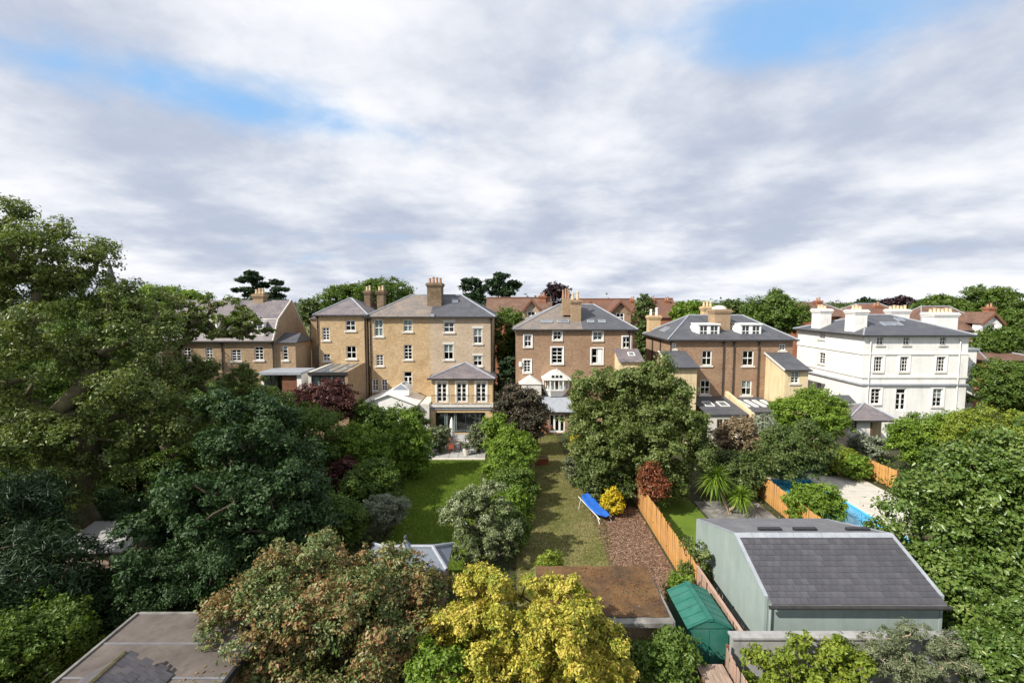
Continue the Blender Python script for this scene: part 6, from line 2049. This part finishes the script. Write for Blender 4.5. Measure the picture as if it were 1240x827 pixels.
T('far_tree', 'small dark green tree left of the large tree behind the dormer house', (868, 362, 905, 385), 100, 'mixed', seed=89, cat='tree')
T('copper_beech', 'low dark purple tree above the villa roof', (1064, 358, 1112, 385), 120, 'copper', seed=90, cat='tree')
T('far_tree', 'dark green rounded tree behind the villa chimneys', [(1108, 356, 1168, 390)], 110, 'mid', seed=91, cat='tree')
T('far_tree', 'tallest dark green tree on the right skyline', [(1160, 344, 1232, 400), (1150, 365, 1200, 400)], 105, 'mid', seed=92, cat='tree')
T('far_tree', 'dark tree at the right edge of the skyline', [(1205, 372, 1262, 425)], 85, 'mid', seed=93, cat='tree')
T('far_tree', 'bright green tree behind the large tree at left, over the mansard roof', [(150, 343, 235, 420), (190, 350, 260, 410)], 64, 'bright', seed=94, cat='tree')
T('far_tree', 'green bank of foliage right of the villa under the timbered gable', [(1170, 404, 1215, 440), (1185, 395, 1240, 430)], 64, 'mid', seed=95, cat='tree')
T('far_tree', 'small rounded tree on the skyline left of the tall house', [(362, 360, 392, 395)], 80, 'mixed', seed=96, cat='tree')
T('far_tree', 'dark tree peeping over the pavilion neighbour roofs at centre right', (1036, 360, 1062, 378), 130, 'pine', seed=97, cat='tree')

# far-off belt of trees that reads as one mass
rng = np.random.default_rng(99)
nb = 900
ang = rng.uniform(-1.15, 1.15, nb)
dist = rng.uniform(130, 900, nb)
C = np.stack([np.tan(ang) * dist, dist, rng.uniform(3, 9, nb) + dist * .002], axis=1)
R = rng.uniform(4, 9, nb)
P, Nn, t = clump_leaves(rng, C, R, 110000, squash=.8, zmin=.3)
me = leaf_mesh('distant_wood', P, Nn, rng, 1.3, .9, t)
tag(link_mesh('distant_wood', me, LM['mixed'], None), 'distant green belt of treetops along the horizon', 'woodland', kind='stuff')

# ground cover in the borders
n = 60000
X = rng.uniform(-32, 36, n)
Y = rng.uniform(14, 52, n)
bad = ((X > -6.9 - np.clip((Y - 27) / 7, 0, 2.1)) & (X < -2.3) & (Y > 22.8) & (Y < 50.2)) | ((X > 0.1) & (X < 8.6) & (Y > 19.8) & (Y < 33.0)) | ((X > 0.8) & (X < 5.2) & (Y > 19.8) & (Y < 51.5)) | ((X > 8.7) & (X < 17.3) & (Y > 17) & (Y < 43)) | ((X > 17.4) & (X < 28) & (Y > 25) & (Y < 46)) | ((X > 1) & (X < 9) & (Y < 20.5))
bad |= ((X < -24) & (Y > 47)) | (Y > 50.0) & (X > -24) & (X < -2) | ((X > 8.5) & (X < 30) & (Y > 44.5)) | ((X < -8.3) & (X > -13.3) & (Y < 16.4)) | ((X > 29) & (X < 36) & (Y > 42.5))
X, Y = X[~bad], Y[~bad]
n = len(X)
patch = np.sin(X * 1.3 + np.cos(Y * .9) * 2) * np.cos(Y * 1.1) * .5 + .5
Z = rng.uniform(0.02, 1, n) ** 1.5 * (.2 + .8 * patch)
P = np.stack([X, Y, Z], axis=1)
Nn = rng.normal(size=(n, 3)) * .6 + np.array([0, 0, .8])
stuff_leaves('ground_cover', 'low leafy ground cover filling the shaded borders', 'ground cover', P, Nn, 'mid', .2, .12, 5)


def grass(name, label, poly, n, leaf, seed, h=.07):
    rng = np.random.default_rng(seed)
    xs, ys = [p[0] for p in poly], [p[1] for p in poly]
    X = rng.uniform(min(xs), max(xs), n * 2)
    Y = rng.uniform(min(ys), max(ys), n * 2)
    ins = np.zeros(len(X), bool)
    cxp, cyp = sum(xs) / len(xs), sum(ys) / len(ys)
    poly = [(p[0] + (.22 if p[0] > cxp else -.22), p[1]) for p in poly]
    X += rng.normal(size=len(X)) * .09
    j = len(poly) - 1
    for i in range(len(poly)):
        (xi, yi), (xj, yj) = poly[i], poly[j]
        c = ((yi > Y) != (yj > Y)) & (X < (xj - xi) * (Y - yi) / (yj - yi + 1e-9) + xi)
        ins ^= c
        j = i
    X, Y = X[ins][:n], Y[ins][:n]
    n = len(X)
    d = rng.normal(size=(n, 2)) * .035
    a = rng.uniform(0, math.pi, n)
    s = np.stack([np.cos(a), np.sin(a)], axis=1) * .018
    hh = h * rng.uniform(.5, 1.3, n)
    V = np.empty((n, 3, 3))
    V[:, 0] = np.stack([X + s[:, 0], Y + s[:, 1], np.full(n, .01)], 1)
    V[:, 1] = np.stack([X - s[:, 0], Y - s[:, 1], np.full(n, .01)], 1)
    V[:, 2] = np.stack([X + d[:, 0], Y + d[:, 1], .01 + hh], 1)
    patch = .5 + .25 * np.sin(X * 1.7 + np.sin(Y * 1.3)) * np.cos(Y * .8 + X * .4)
    tint = np.clip(patch * .6 + rng.uniform(0, .5, n), 0, 1)
    me = tri_mesh(name, V.reshape(-1, 3), np.arange(n * 3).reshape(-1, 3), np.repeat(tint, 3))
    tag(link_mesh(name, me, LM[leaf], None), label, 'grass', kind='stuff')


grass('lawn_grass', 'short mown bright green grass of the left lawn', [(-6.9, 22.8), (-2.6, 22.8), (-2.4, 41.85), (-9.0, 41.85), (-8.6, 38), (-7.4, 30)], 90000, 'grass', 1, .06)
grass('dry_grass', 'patchy dry grass of the lawn beside the mulch bed', [(0.2, 20.0), (5.2, 20.0), (5.4, 26), (6.0, 31), (5.0, 36), (4.6, 50.3), (1.6, 50.3), (0.0, 40), (0.3, 30)], 70000, 'grass_dry', 2, .06)
# bark chips on the mulch bed
rng = np.random.default_rng(8)
n = 9000
X, Y = rng.uniform(5.2, 8.45, n), rng.uniform(20.4, 32, n)
P = np.stack([X, Y, rng.uniform(.015, .05, n)], 1)
Nn = rng.normal(size=(n, 3)) * .35 + np.array([0, 0, 1.0])
rng2 = np.random.default_rng(9)
me = leaf_mesh('bark_chips', P, Nn, rng2, .12, .05, rng.uniform(0, 1, n))
LM['chip'] = leaf_mat('bark_chip', [(0.09, 0.05, 0.03), (0.20, 0.12, 0.08), (0.34, 0.23, 0.16)], trans=0.0)
tag(link_mesh('bark_chips', me, LM['chip'], None), 'scattered bark chips on the bed along the timber fence', 'mulch', kind='stuff')


# fallen leaves and moss crumbs on the flat roofs
def litter(name, label, x0, x1, y0, y1, zf, n, leaf, seed, size):
    rng = np.random.default_rng(seed)
    X = x0 + (x1 - x0) * rng.uniform(0, 1, n) ** 0.8
    Y = rng.uniform(y0, y1, n)
    k = (np.sin(X * 2.1 + seed) * np.cos(Y * 2.7) + rng.uniform(-1, 1, n)) > -.1
    X, Y = X[k], Y[k]
    P = np.stack([X, Y, zf(X, Y) + .018], 1)
    Nn = rng.normal(size=P.shape) * .3 + np.array([0, 0, 1.0])
    stuff_leaves(name, label, 'leaf litter', P, Nn, leaf, size, size * .6, seed)


litter('moss_litter', 'moss tufts and fallen leaves on the mossy shed roof', 1.1, 5.75, 17.1, 19.95, lambda x, y: 2.35 + .26 * (y - 17.05) / 3.0, 1500, 'rust', 4, .06)
litter('leaf_litter', 'fallen leaves on the brown flat roof at the bottom left', -9.8, -8.5, 9.5, 16.1, lambda x, y: 3.01 + 0 * x, 350, 'bronze', 6, .09)
